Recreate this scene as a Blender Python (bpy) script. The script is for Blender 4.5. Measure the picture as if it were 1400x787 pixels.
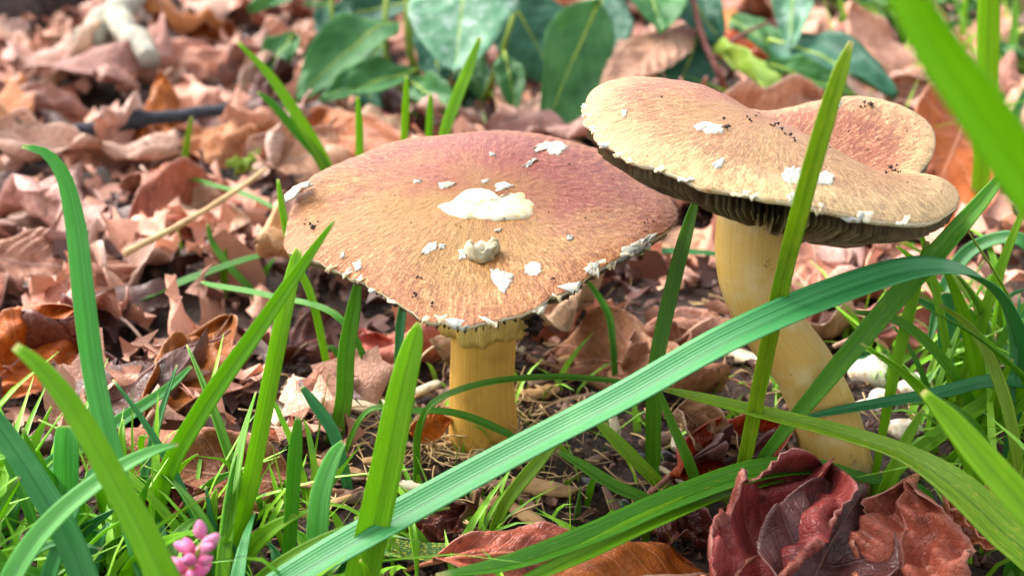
import bpy, math, random
import numpy as np
from mathutils import Vector, Matrix
from mathutils.bvhtree import BVHTree
R = math.radians
rng = np.random.default_rng(7)
random.seed(7)
for o in list(bpy.data.objects):
    bpy.data.objects.remove(o)
SC = bpy.context.scene
COL = SC.collection

# ------------------------------------------------------------------ camera, sky, sun, exposure
CAM_H, PITCH, FPX = 0.177, R(22.0), 700 / math.tan(R(22.5))
cd = bpy.data.cameras.new('camera')
cam = bpy.data.objects.new('camera', cd)
COL.objects.link(cam)
cam.location = (0, 0, CAM_H)
cam.rotation_euler = (R(90) - PITCH, 0, 0)
cd.sensor_width = 36.0
cd.lens = 18 / math.tan(R(22.5))
cd.clip_start, cd.clip_end = 0.005, 300
cd.dof.use_dof = True
cd.dof.focus_distance = 0.315
cd.dof.aperture_fstop = 14.5
SC.camera = cam
wd = bpy.data.worlds.new('World')
SC.world = wd
wd.use_nodes = True
wn = wd.node_tree
wn.nodes.clear()
sky = wn.nodes.new('ShaderNodeTexSky')
sky.sky_type = 'NISHITA'
sky.sun_disc = False
SUN_EL, SUN_AZ = R(48), R(-60)          # azimuth measured from +Y towards +X
sky.sun_elevation = SUN_EL
sky.sun_rotation = SUN_AZ
sky.air_density, sky.dust_density, sky.ozone_density = 1.0, 4.0, 1.0
hs = wn.nodes.new('ShaderNodeHueSaturation')
hs.inputs['Saturation'].default_value = 0.30
bg = wn.nodes.new('ShaderNodeBackground')
bg.inputs['Strength'].default_value = 0.15
wo = wn.nodes.new('ShaderNodeOutputWorld')
wn.links.new(sky.outputs[0], hs.inputs['Color'])
wn.links.new(hs.outputs[0], bg.inputs[0])
wn.links.new(bg.outputs[0], wo.inputs[0])
sd = bpy.data.lights.new('sun', 'SUN')
sd.energy, sd.angle, sd.color = 1.0, R(36), (1.0, 0.95, 0.87)
sun = bpy.data.objects.new('sun', sd)
COL.objects.link(sun)
sdir = Vector((math.sin(SUN_AZ) * math.cos(SUN_EL), math.cos(SUN_AZ) * math.cos(SUN_EL), math.sin(SUN_EL)))
sun.rotation_euler = sdir.to_track_quat('Z', 'Y').to_euler()
sun.location = (-1, -1, 3)
vs = SC.view_settings
vs.view_transform, vs.look, vs.gamma, vs.use_curve_mapping = 'Standard', 'None', 1.0, False
vs.exposure = 1.72
SC.render.engine = 'CYCLES'
SC.cycles.use_denoising = True
SC.cycles.max_bounces = 6

# ------------------------------------------------------------------ geometry helpers
FW = np.array([0, math.cos(PITCH), -math.sin(PITCH)])
UP = np.array([0, math.sin(PITCH), math.cos(PITCH)])
CP = np.array([0, 0, CAM_H])

def ray(px, py):
    return FW + np.array([1, 0, 0]) * ((px - 700) / FPX) - UP * ((py - 393.5) / FPX)

def W(px, py, Y):
    """the point at forward distance Y seen at that pixel"""
    d = ray(px, py)
    return CP + d * (Y / d[1])

def G(px, py, z=0.0):
    """the point at height z seen at that pixel"""
    d = ray(px, py)
    return CP + d * ((z - CAM_H) / d[2])

def pxsize(px, p):
    return px / FPX * float(np.dot(np.asarray(p) - CP, FW))

_ph = rng.uniform(0, 6.28, (40,))
def gz(x, y):
    """height of the ground"""
    x = np.asarray(x, float); y = np.asarray(y, float)
    z = .004 * np.sin(x * 31 + _ph[0]) * np.sin(y * 27 + _ph[1]) + .0028 * np.sin(x * 71 + y * 43 + _ph[2]) \
        + .0015 * np.sin(x * 150 - y * 90 + _ph[3]) * np.sin(y * 170 + x * 60 + _ph[4]) \
        + .0007 * np.sin(x * 420 + y * 160 + _ph[5]) * np.sin(y * 390 - x * 90 + _ph[6])
    m = .006 * np.exp(-(((x + .008) / .03) ** 2 + ((y - .32) / .03) ** 2))
    far = np.clip((np.hypot(x, y) - 2.5) / 10, 0, 1) * .25 * np.sin(x * .3 + 1) * np.sin(y * .23)
    return z * np.clip(3 / (1 + np.hypot(x, y)), 0, 1) + m + far - .002

def tag(o, label=None, cat=None, group=None, kind=None):
    if label: o['label'] = label
    if cat: o['category'] = cat
    if group: o['group'] = group
    if kind: o['kind'] = kind
    return o

def link(name, me, parent=None, loc=None):
    o = bpy.data.objects.new(name, me)
    COL.objects.link(o)
    if parent is not None: o.parent = parent
    if loc is not None: o.location = loc
    return o

def empty(name, loc):
    o = bpy.data.objects.new(name, None)
    o.empty_display_size = .01
    COL.objects.link(o)
    o.location = loc
    return o

def mesh(name, V, F, mats, mi=None, uv=None, smooth=True, attr=None):
    me = bpy.data.meshes.new(name)
    me.from_pydata([tuple(v) for v in np.asarray(V, float)], [], [tuple(int(i) for i in f) for f in F])
    for m in mats: me.materials.append(m)
    if mi is not None: me.polygons.foreach_set('material_index', np.asarray(mi, np.int32))
    if smooth: me.polygons.foreach_set('use_smooth', np.ones(len(me.polygons), bool))
    if uv is not None:
        ul = me.uv_layers.new(name='UVMap')
        li = np.empty(len(me.loops), np.int32)
        me.loops.foreach_get('vertex_index', li)
        ul.data.foreach_set('uv', np.asarray(uv, np.float32)[li].ravel())
    if attr:
        for k, a in attr.items():
            at = me.attributes.new(k, 'FLOAT_VECTOR', 'POINT')
            at.data.foreach_set('vector', np.asarray(a, np.float32).ravel())
    me.update()
    return me

def grid_solid(name, P, th, mats, uvx=(0, 1)):
    """a thin closed sheet from a grid of points: face 0 above, face 1 below, and the edge between"""
    a, b, _ = P.shape
    du = np.gradient(P, axis=0); dv = np.gradient(P, axis=1)
    n = np.cross(du, dv)
    n /= np.linalg.norm(n, axis=2, keepdims=True) + 1e-12
    B = P - n * (th if np.isscalar(th) else th[..., None])
    V = np.concatenate([P.reshape(-1, 3), B.reshape(-1, 3)])
    N = a * b
    i = np.arange(N).reshape(a, b)
    q = np.stack([i[:-1, :-1], i[1:, :-1], i[1:, 1:], i[:-1, 1:]], -1).reshape(-1, 4)
    F = [q, q[:, ::-1] + N]
    for e, flip in ((i[0, :], 0), (i[-1, :], 1), (i[:, 0], 1), (i[:, -1], 0)):
        s = np.stack([e[:-1], e[1:], e[1:] + N, e[:-1] + N], -1)
        F.append(s[:, ::-1] if flip else s)
    mi = np.concatenate([np.zeros(len(q)), np.ones(len(q))] + [np.ones(len(f)) for f in F[2:]]).astype(int)
    if len(mats) == 1: mi[:] = 0
    T, S = np.meshgrid(np.linspace(uvx[0], uvx[1], a), np.linspace(0, 1, b), indexing='ij')
    uv = np.stack([T, S], -1).reshape(-1, 2)
    return mesh(name, V, np.concatenate(F), mats, mi, np.concatenate([uv, uv]))

def catmull(pts, n):
    pts = np.asarray(pts, float)
    if len(pts) == 2:
        return pts[0] + (pts[1] - pts[0]) * np.linspace(0, 1, n)[:, None]
    d = np.r_[0, np.cumsum(np.linalg.norm(np.diff(pts[:, :3], axis=0), axis=1) ** .5)]
    p = np.vstack([2 * pts[0] - pts[1], pts, 2 * pts[-1] - pts[-2]])
    k = np.r_[d[0] - (d[1] - d[0]), d, d[-1] + d[-1] - d[-2]]
    out = []
    for t in np.linspace(d[0], d[-1], n):
        s = min(max(np.searchsorted(d, t, 'right') - 1, 0), len(pts) - 2)
        t0, t1, t2, t3 = k[s:s + 4]; p0, p1, p2, p3 = p[s:s + 4]
        A1 = (t1 - t) / (t1 - t0) * p0 + (t - t0) / (t1 - t0) * p1
        A2 = (t2 - t) / (t2 - t1) * p1 + (t - t1) / (t2 - t1) * p2
        A3 = (t3 - t) / (t3 - t2) * p2 + (t - t2) / (t3 - t2) * p3
        B1 = (t2 - t) / (t2 - t0) * A1 + (t - t0) / (t2 - t0) * A2
        B2 = (t3 - t) / (t3 - t1) * A2 + (t - t1) / (t3 - t1) * A3
        out.append((t2 - t) / (t2 - t1) * B1 + (t - t1) / (t2 - t1) * B2)
    return np.array(out)

def unit(v):
    v = np.asarray(v, float)
    return v / (np.linalg.norm(v, axis=-1, keepdims=True) + 1e-12)

def tube_data(pts, rad, seg=8, cap=True):
    pts = np.asarray(pts, float); n = len(pts)
    rad = np.broadcast_to(np.asarray(rad, float), (n,))
    t = unit(np.gradient(pts, axis=0))
    ref = np.array([0, 0, 1.]) if abs(t[0][2]) < .9 else np.array([1., 0, 0])
    u = unit(np.cross(t, ref)); v = np.cross(t, u)
    a = np.linspace(0, 2 * np.pi, seg, endpoint=False)
    V = pts[:, None, :] + rad[:, None, None] * (u[:, None, :] * np.cos(a)[None, :, None] + v[:, None, :] * np.sin(a)[None, :, None])
    F = []
    for i in range(n - 1):
        for j in range(seg):
            k = (j + 1) % seg
            F.append((i * seg + j, i * seg + k, (i + 1) * seg + k, (i + 1) * seg + j))
    V = V.reshape(-1, 3)
    uv = np.stack([np.repeat(np.linspace(0, 1, n), seg), np.tile(np.linspace(0, 1, seg), n)], -1)
    if cap:
        V = np.vstack([V, pts[0], pts[-1]]); uv = np.vstack([uv, [0, .5], [1, .5]])
        for j in range(seg):
            k = (j + 1) % seg
            F.append((n * seg, k, j)); F.append((n * seg + 1, (n - 1) * seg + j, (n - 1) * seg + k))
    return V, F, uv

class Pile:
    """joins many small pieces into one mesh"""
    def __init__(s): s.V, s.F, s.n = [], [], 0
    def add(s, V, F):
        s.V.append(np.asarray(V)); s.F += [tuple(i + s.n for i in f) for f in F]; s.n += len(V)
    def mesh(s, name, mat, smooth=True): return mesh(name, np.vstack(s.V), s.F, [mat], smooth=smooth)

# ------------------------------------------------------------------ materials
def srgb(*c):
    return tuple(((x / 255 / 12.92) if x / 255 < .04045 else ((x / 255 + .055) / 1.055) ** 2.4) for x in c) + (1,)

class M:
    def __init__(s, name):
        s.m = bpy.data.materials.new(name); s.m.use_nodes = True
        s.t = s.m.node_tree; s.t.nodes.clear()
        s.out = s.t.nodes.new('ShaderNodeOutputMaterial')
        s.b = s.t.nodes.new('ShaderNodeBsdfPrincipled')
        s.t.links.new(s.b.outputs[0], s.out.inputs[0])
    def n(s, typ, **kw):
        x = s.t.nodes.new('ShaderNode' + typ)
        for k, v in kw.items(): setattr(x, k, v)
        return x
    def put(s, sock, v):
        if isinstance(v, bpy.types.NodeSocket): s.t.links.new(v, sock)
        elif v is not None: sock.default_value = v
    def math(s, op, a, b=None, c=None, clamp=False):
        x = s.n('Math', operation=op, use_clamp=clamp)
        for i, v in enumerate((a, b, c)): s.put(x.inputs[i], v)
        return x.outputs[0]
    def vmath(s, op, a, b=None):
        x = s.n('VectorMath', operation=op); s.put(x.inputs[0], a); s.put(x.inputs[1], b)
        return x.outputs[0]
    def mix(s, f, a, b, blend='MIX'):
        x = s.n('Mix', data_type='RGBA', blend_type=blend)
        s.put(x.inputs[0], f); s.put(x.inputs[6], a); s.put(x.inputs[7], b)
        return x.outputs[2]
    def noise(s, vec, scale, detail=3, rough=.55, dist=0):
        x = s.n('TexNoise'); s.put(x.inputs['Vector'], vec)
        x.inputs['Scale'].default_value = scale; x.inputs['Detail'].default_value = detail
        x.inputs['Roughness'].default_value = rough; x.inputs['Distortion'].default_value = dist
        return x.outputs[0]
    def ramp(s, f, stops, interp='LINEAR'):
        x = s.n('ValToRGB'); s.put(x.inputs[0], f); e = x.color_ramp.elements
        x.color_ramp.interpolation = interp
        while len(e) < len(stops): e.new(.5)
        for i, (p, c) in enumerate(stops):
            e[i].position = p; e[i].color = c if not np.isscalar(c) else (c, c, c, 1)
        return x.outputs[0]
    def mapr(s, f, a, b, c=0., d=1.):
        x = s.n('MapRange'); s.put(x.inputs[0], f)
        for i, v in enumerate((a, b, c, d)): x.inputs[i + 1].default_value = v
        return x.outputs[0]
    def hsv(s, col, h=.5, sat=1., v=1.):
        x = s.n('HueSaturation'); s.put(x.inputs['Color'], col); s.put(x.inputs['Hue'], h); s.put(x.inputs['Saturation'], sat); s.put(x.inputs['Value'], v)
        return x.outputs[0]
    def obj(s): return s.n('TexCoord').outputs['Object']
    def uv(s):
        x = s.n('SeparateXYZ'); s.put(x.inputs[0], s.n('TexCoord').outputs['UV'])
        return x.outputs[0], x.outputs[1]
    def vec(s, x=0., y=0., z=0.):
        c = s.n('CombineXYZ'); s.put(c.inputs[0], x); s.put(c.inputs[1], y); s.put(c.inputs[2], z)
        return c.outputs[0]
    def rnd(s): return s.n('ObjectInfo').outputs['Random']
    def bump(s, h, strength, dist):
        x = s.n('Bump'); s.put(x.inputs['Height'], h); x.inputs['Strength'].default_value = strength; x.inputs['Distance'].default_value = dist
        s.put(s.b.inputs['Normal'], x.outputs[0])
        return x.outputs[0]
    def set(s, col=None, rough=None, spec=None, sss=None):
        if col is not None: s.put(s.b.inputs['Base Color'], col)
        if rough is not None: s.put(s.b.inputs['Roughness'], rough)
        if spec is not None: s.put(s.b.inputs['Specular IOR Level'], spec)
        if sss:
            s.b.inputs['Subsurface Weight'].default_value = sss[0]; s.b.inputs['Subsurface Scale'].default_value = sss[1]
            s.b.inputs['Subsurface Radius'].default_value = (1, .5, .25)
    def translucent(s, col, f, nor=None):
        t = s.n('BsdfTranslucent'); s.put(t.inputs[0], col)
        if nor is not None: s.put(t.inputs['Normal'], nor)
        x = s.n('MixShader'); s.put(x.inputs[0], f)
        s.t.links.new(s.b.outputs[0], x.inputs[1]); s.t.links.new(t.outputs[0], x.inputs[2]); s.t.links.new(x.outputs[0], s.out.inputs[0])

def dry_leaf_mat(name, c1, c2, c3, veins=8, slant=.42, rough=.5, vein_light=.35, pale=.4, bmp=.55):
    s = M(name); u, v = s.uv(); ob = s.obj(); r = s.rnd()
    off = s.vmath('ADD', ob, s.vec(r, s.math('MULTIPLY', r, 7.3), 0.))
    big = s.noise(off, 38, 4, .6); fine = s.noise(off, 420, 4, .65)
    col = s.mix(s.mapr(big, .32, .68), c1, c2)
    col = s.mix(s.mapr(s.noise(off, 95, 5, .7, .4), .52, .72), col, c3)
    col = s.mix(s.mapr(fine, .38, .68, 0, .6), col, s.hsv(col, .5, 1.1, .42))
    streak = s.noise(s.vec(s.math('MULTIPLY', s.math('SUBTRACT', u, s.math('MULTIPLY', s.math('ABSOLUTE', s.math('SUBTRACT', v, .5)), slant)), 70), s.math('MULTIPLY', v, 9), r), 1., 3, .6)
    col = s.mix(s.mapr(streak, .45, .7, 0, pale), col, s.hsv(c2, .5, .85, 1.25))
    across = s.math('ABSOLUTE', s.math('SUBTRACT', v, .5))
    ph = s.math('FRACT', s.math('MULTIPLY', s.math('SUBTRACT', u, s.math('MULTIPLY', across, slant)), veins))
    lat = s.mapr(s.math('ABSOLUTE', s.math('SUBTRACT', ph, .5)), .02, .10, 1, 0)
    midr = s.mapr(across, .008, .022, 1, 0)
    net = s.n('TexVoronoi', feature='DISTANCE_TO_EDGE'); s.put(net.inputs['Vector'], off); net.inputs['Scale'].default_value = 520
    vv = s.math('MAXIMUM', s.math('MULTIPLY', lat, .7), midr)
    col = s.mix(s.math('MULTIPLY', vv, vein_light), col, s.hsv(c2, .5, .8, 1.35))
    spots = s.mapr(s.noise(off, 160, 2, .5), .68, .74, 0, .7)
    col = s.mix(spots, col, srgb(50, 26, 18))
    edge = s.mapr(across, .455, .5, 0, .5)
    col = s.mix(edge, col, s.hsv(c2, .5, .75, 1.3))
    col = s.hsv(col, s.mapr(r, 0, 1, .488, .512), s.mapr(s.math('FRACT', s.math('MULTIPLY', r, 13.7)), 0, 1, .84, 1.16), s.mapr(s.math('FRACT', s.math('MULTIPLY', r, 31.1)), 0, 1, .72, 1.2))
    s.set(col, s.mapr(big, .3, .7, rough - .12, rough + .16), .42)
    h = s.math('ADD', s.math('MULTIPLY', vv, .6), s.math('ADD', s.math('MULTIPLY', fine, .5), s.math('MULTIPLY', s.mapr(net.outputs['Distance'], 0, .12), .25)))
    nb = s.bump(h, bmp, .0012)
    s.translucent(s.hsv(col, .495, 1.15, 1.3), .10, nb)
    return s.m

DRY = {}
def dry(key, *a, **k):
    DRY[key] = (dry_leaf_mat(key + '_upper', *a, **k), dry_leaf_mat(key + '_under', *[s_ for s_ in (srgb(*[int(x) for x in PAL_UNDER[key][0]]), srgb(*PAL_UNDER[key][1]), srgb(*PAL_UNDER[key][2]))], **k))
PAL_UNDER = {
    'pinkish': [(190, 132, 108), (212, 164, 142), (158, 100, 78)],
    'tan': [(198, 146, 104), (216, 172, 134), (162, 106, 70)],
    'rust': [(178, 104, 62), (198, 132, 90), (130, 68, 38)],
    'red': [(168, 60, 30), (196, 104, 66), (112, 30, 14)],
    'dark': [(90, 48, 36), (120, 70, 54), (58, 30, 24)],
    'orange': [(194, 118, 64), (212, 148, 98), (152, 78, 36)],
}
dry('pinkish', srgb(172, 110, 86), srgb(206, 150, 124), srgb(122, 66, 48))
dry('tan', srgb(178, 122, 80), srgb(206, 152, 110), srgb(130, 78, 46))
dry('rust', srgb(150, 76, 42), srgb(182, 106, 64), srgb(104, 46, 24))
dry('red', srgb(154, 34, 12), srgb(184, 62, 24), srgb(92, 16, 8), rough=.42, pale=.06, bmp=.5, vein_light=.25)
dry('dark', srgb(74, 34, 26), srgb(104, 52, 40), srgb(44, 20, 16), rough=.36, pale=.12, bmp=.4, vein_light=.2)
dry('orange', srgb(172, 86, 36), srgb(198, 116, 58), srgb(128, 54, 20), pale=.2)

def grass_mat(name, c1, c2, ctr, tr=.35, rough=.38, yellow=0.0, bmp=.3):
    s = M(name); u, v = s.uv(); r = s.rnd()
    vec = s.vec(s.math('ADD', s.math('MULTIPLY', u, 2.5), s.math('MULTIPLY', r, 9)), s.math('MULTIPLY', v, 44), s.math('MULTIPLY', r, 5))
    st = s.noise(vec, 1.0, 3, .6)
    blot = s.noise(s.obj(), 90, 3, .6)
    col = s.mix(s.mapr(st, .38, .62), s.hsv(c1, .5, 1.05, .8), s.hsv(c2, .5, 1, 1.08))
    col = s.mix(s.mapr(blot, .55, .8, 0, .45), col, s.hsv(c2, .48, 1, 1.25))
    across = s.math('ABSOLUTE', s.math('SUBTRACT', v, .5))
    col = s.mix(s.mapr(across, .02, .06, .55, 0), col, s.hsv(c1, .5, 1., .55))
    speck = s.mapr(s.noise(s.vec(s.math('MULTIPLY', u, 34), s.math('MULTIPLY', v, 9), r), 1.6, 2, .6), .62 - .16 * yellow, .70 - .12 * yellow, 0, .45 + .4 * yellow)
    col = s.mix(speck, col, srgb(206, 196, 60))
    col = s.mix(s.mapr(s.math('SUBTRACT', u, s.math('MULTIPLY', st, .03)), .955, .985), col, srgb(200, 180, 120))
    scar = s.mapr(s.noise(s.vec(s.math('MULTIPLY', u, 60), s.math('MULTIPLY', v, 5), s.math('MULTIPLY', r, 40)), 1., 3, .7), .70, .76, 0, .7)
    col = s.mix(scar, col, srgb(120, 92, 50))
    col = s.hsv(col, s.mapr(r, 0, 1, .485, .515), 1.0, s.mapr(s.math('FRACT', s.math('MULTIPLY', r, 17.3)), 0, 1, .78, 1.18))
    rib = s.math('SINE', s.math('MULTIPLY', v, 75))
    nb = s.bump(s.math('ADD', s.math('MULTIPLY', rib, .4), s.math('MULTIPLY', st, .8)), bmp, .0005)
    s.set(col, s.mapr(st, .3, .7, rough - .06, rough + .12), .5)
    s.translucent(s.mix(.35, s.hsv(ctr, .5, 1, 1), col), tr, nb)
    return s.m

GB = grass_mat('grass_bright', srgb(100, 166, 20), srgb(134, 192, 34), srgb(190, 232, 24), .48)
GD = grass_mat('grass_deep', srgb(66, 134, 28), srgb(94, 160, 40), srgb(144, 200, 24), .42)
GW = grass_mat('grass_waxy_sheen', srgb(42, 124, 56), srgb(74, 152, 80), srgb(96, 184, 44), .28, .42, -.8, .2)  # waxy blades: the sky's teal sheen is put into the base colour
GM = grass_mat('grass_mint', srgb(84, 168, 74), srgb(122, 196, 112), srgb(150, 220, 70), .46, .38, -.8, .22)
GY = grass_mat('grass_yellowing', srgb(104, 156, 20), srgb(140, 180, 34), srgb(180, 208, 28), .40, .42, .3)
GS = grass_mat('grass_speckled', srgb(40, 96, 40), srgb(62, 120, 52), srgb(96, 140, 20), .2, .42, .7)

def simple_mat(name, c1, c2, scale, rough=.6, bump=(.4, .001), sss=None, c3=None, stretch=None, spec=.4):
    s = M(name); v = s.obj(); r = s.rnd()
    v = s.vmath('ADD', v, s.vec(r, r, r))
    if stretch: v = s.vmath('MULTIPLY', v, stretch)
    f = s.noise(v, scale, 5, .62)
    col = s.mix(s.mapr(f, .35, .65), c1, c2)
    if c3: col = s.mix(s.mapr(s.noise(v, scale * 2.7, 4, .7), .55, .7), col, c3)
    col = s.hsv(col, .5, 1, s.mapr(r, 0, 1, .8, 1.2))
    s.set(col, rough, spec, sss)
    s.bump(s.math('ADD', f, s.math('MULTIPLY', s.noise(v, scale * 4, 4, .7), .6)), *bump)
    return s.m

def uv_fibre_mat(name, c1, c2, c3, ku=2., kv=30., rough=.55, bump=(.5, .0006), sss=None, dirt=False):
    s = M(name); u, v = s.uv(); r = s.rnd()
    a = s.math('MULTIPLY', v, 6.2832)
    vec = s.vec(s.math('MULTIPLY', s.math('COSINE', a), kv / 6), s.math('MULTIPLY', s.math('SINE', a), kv / 6), s.math('ADD', s.math('MULTIPLY', u, ku), s.math('MULTIPLY', r, 8)))
    f = s.noise(vec, 1., 4, .6)
    f2 = s.noise(s.obj(), 110, 3, .6)
    col = s.mix(s.mapr(f, .38, .62), c1, c2)
    col = s.mix(s.mapr(f2, .5, .75, 0, .8), col, c3)
    if dirt:
        d = s.math('ADD', s.math('MULTIPLY', s.noise(s.obj(), 420, 4, .7), .30), s.math('MULTIPLY', s.noise(s.obj(), 130, 3, .6), .12))
        col = s.mix(s.mapr(s.math('SUBTRACT', d, u), .02, .14, 0, .85), col, srgb(74, 50, 34))
        col = s.mix(s.mapr(s.noise(s.obj(), 300, 3, .6), .68, .74, 0, .6), col, srgb(120, 80, 40))
    s.set(col, rough, .4, sss)
    s.bump(s.math('ADD', f, s.math('MULTIPLY', f2, .2)), *bump)
    return s.m

SOIL = None
def soil_mat():
    s = M('soil'); v = s.obj()
    a = s.noise(v, 34, 6, .7); b = s.noise(v, 260, 5, .7); c = s.noise(v, 900, 3, .6)
    col = s.mix(s.mapr(a, .35, .65), srgb(38, 27, 22), srgb(74, 52, 40))
    col = s.mix(s.mapr(b, .52, .72), col, srgb(112, 82, 60))
    col = s.mix(s.mapr(c, .3, .5, .6, 0), col, srgb(20, 15, 14))
    s.set(col, s.mapr(b, .3, .7, .5, .85), .4)
    s.bump(s.math('ADD', b, s.math('MULTIPLY', c, .5)), .9, .004)
    return s.m
SOIL = soil_mat()
STRAW = uv_fibre_mat('straw', srgb(186, 150, 96), srgb(208, 178, 128), srgb(140, 100, 62), 3, 14)
WOOD = uv_fibre_mat('wood_chip', srgb(172, 128, 78), srgb(204, 166, 112), srgb(120, 80, 50), 2, 60)
WOODG = uv_fibre_mat('grey_wood', srgb(120, 92, 74), srgb(156, 122, 98), srgb(70, 48, 38), 2, 60)
CREAM = simple_mat('cream_chip', srgb(206, 190, 150), srgb(226, 212, 182), 200, .6)
CRUMB = simple_mat('soil_crumb', srgb(58, 40, 32), srgb(96, 68, 50), 300, .8, c3=srgb(34, 24, 20))
PEB = simple_mat('dark_pebble', srgb(60, 56, 58), srgb(100, 98, 102), 160, .4)
BARK = simple_mat('dark_bark', srgb(48, 38, 36), srgb(84, 72, 66), 90, .75, (.8, .004))
TWIGM = simple_mat('slate_twig', srgb(44, 50, 60), srgb(78, 86, 98), 120, .75, (.9, .003), None, srgb(110, 104, 100), (1, 4, 4))
STICK = simple_mat('weathered_stick', srgb(150, 146, 130), srgb(186, 180, 158), 60, .7, (.6, .003), None, srgb(110, 116, 124))
PALE = simple_mat('cream_lump', srgb(220, 212, 190), srgb(238, 232, 218), 140, .55, (.4, .002), (.3, .004), srgb(190, 160, 110))

# ------------------------------------------------------------------ ground
def axis(lo, hi, far, step, g=1.35):
    a = list(np.arange(lo, hi + 1e-9, step)); d = step
    while a[-1] < far: d *= g; a.append(a[-1] + d)
    d = step
    while a[0] > -far: d *= g; a.insert(0, a[0] - d)
    return np.array(a)
gx, gy = axis(-.5, .5, 60, .006), axis(.1, 1.25, 60, .006)
X, Y = np.meshgrid(gx, gy, indexing='ij')
Z = gz(X, Y)
near = (np.abs(X) < .6) & (np.abs(Y - .6) < .7)
Z = Z + near * rng.normal(0, .0009, Z.shape)
n1, n2 = X.shape
idx = np.arange(n1 * n2).reshape(n1, n2)
quads = np.stack([idx[:-1, :-1], idx[1:, :-1], idx[1:, 1:], idx[:-1, 1:]], -1).reshape(-1, 4)
ground = link('ground', mesh('ground', np.stack([X, Y, Z], -1).reshape(-1, 3), quads, [SOIL]))
tag(ground, 'dark brown crumbly soil under the leaf litter and grass', kind='structure')
# ------------------------------------------------------------------ mushrooms
def cap_mat(name, ochre, tan, wine, fringe, wine_dir, wine_amt, fleck):
    s = M(name)
    at = s.n('Attribute', attribute_name='rad'); lo = s.n('Attribute', attribute_name='flat')
    sp = s.n('SeparateXYZ'); s.put(sp.inputs[0], at.outputs['Vector'])
    rho = sp.outputs[2]
    fib = s.noise(s.vmath('MULTIPLY', at.outputs['Vector'], (52, 52, 15)), 1., 5, .68, .5)
    fine = s.noise(s.vmath('MULTIPLY', lo.outputs['Vector'], (1, 1, 1)), 82, 5, .65, .6)
    wob = s.noise(lo.outputs['Vector'], 3.2, 4, .6)
    fl = s.n('SeparateXYZ'); s.put(fl.inputs[0], lo.outputs['Vector'])
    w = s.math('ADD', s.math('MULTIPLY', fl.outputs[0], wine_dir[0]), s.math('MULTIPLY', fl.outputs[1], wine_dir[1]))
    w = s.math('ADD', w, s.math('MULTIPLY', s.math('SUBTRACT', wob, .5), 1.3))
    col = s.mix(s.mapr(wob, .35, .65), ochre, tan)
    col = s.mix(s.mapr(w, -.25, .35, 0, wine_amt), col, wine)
    col = s.mix(s.mapr(rho, .72, .97, 0, .75), col, fringe)
    pat = s.math('ADD', s.math('MULTIPLY', fib, .52), s.math('MULTIPLY', fine, .48))
    amp = s.mapr(rho, .1, .8, .45, 1.)
    col = s.mix(s.math('MULTIPLY', s.mapr(pat, .42, .52, .85, 0), amp), col, s.hsv(col, .49, 1.12, .42))  # dark fibril pattern, deepened by painting in the shade between fibrils
    col = s.mix(s.math('MULTIPLY', s.mapr(pat, .52, .61, 0, fleck), amp), col, srgb(222, 184, 132))
    s.set(col, s.mapr(pat, .35, .65, .34, .55), .5, (.05, .002))
    s.bump(pat, .75, .0016)
    return s.m

FLESH = simple_mat('white_flesh', srgb(164, 164, 154), srgb(190, 188, 178), 160, .6, (.4, .001), (.3, .003), srgb(196, 176, 128))
FLESHY = simple_mat('yellowed_flesh', srgb(184, 170, 128), srgb(196, 190, 168), 150, .55, (.4, .001), (.3, .003), srgb(196, 156, 84))
EDGE = simple_mat('cap_edge', srgb(206, 180, 132), srgb(232, 222, 198), 220, .6, (.4, .001), (.2, .003), srgb(176, 120, 70))
GILL = simple_mat('gills', srgb(122, 102, 80), srgb(164, 140, 106), 200, .7, (.3, .0006))
SPECK = simple_mat('dark_debris', srgb(30, 20, 18), srgb(66, 40, 32), 400, .7)

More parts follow.
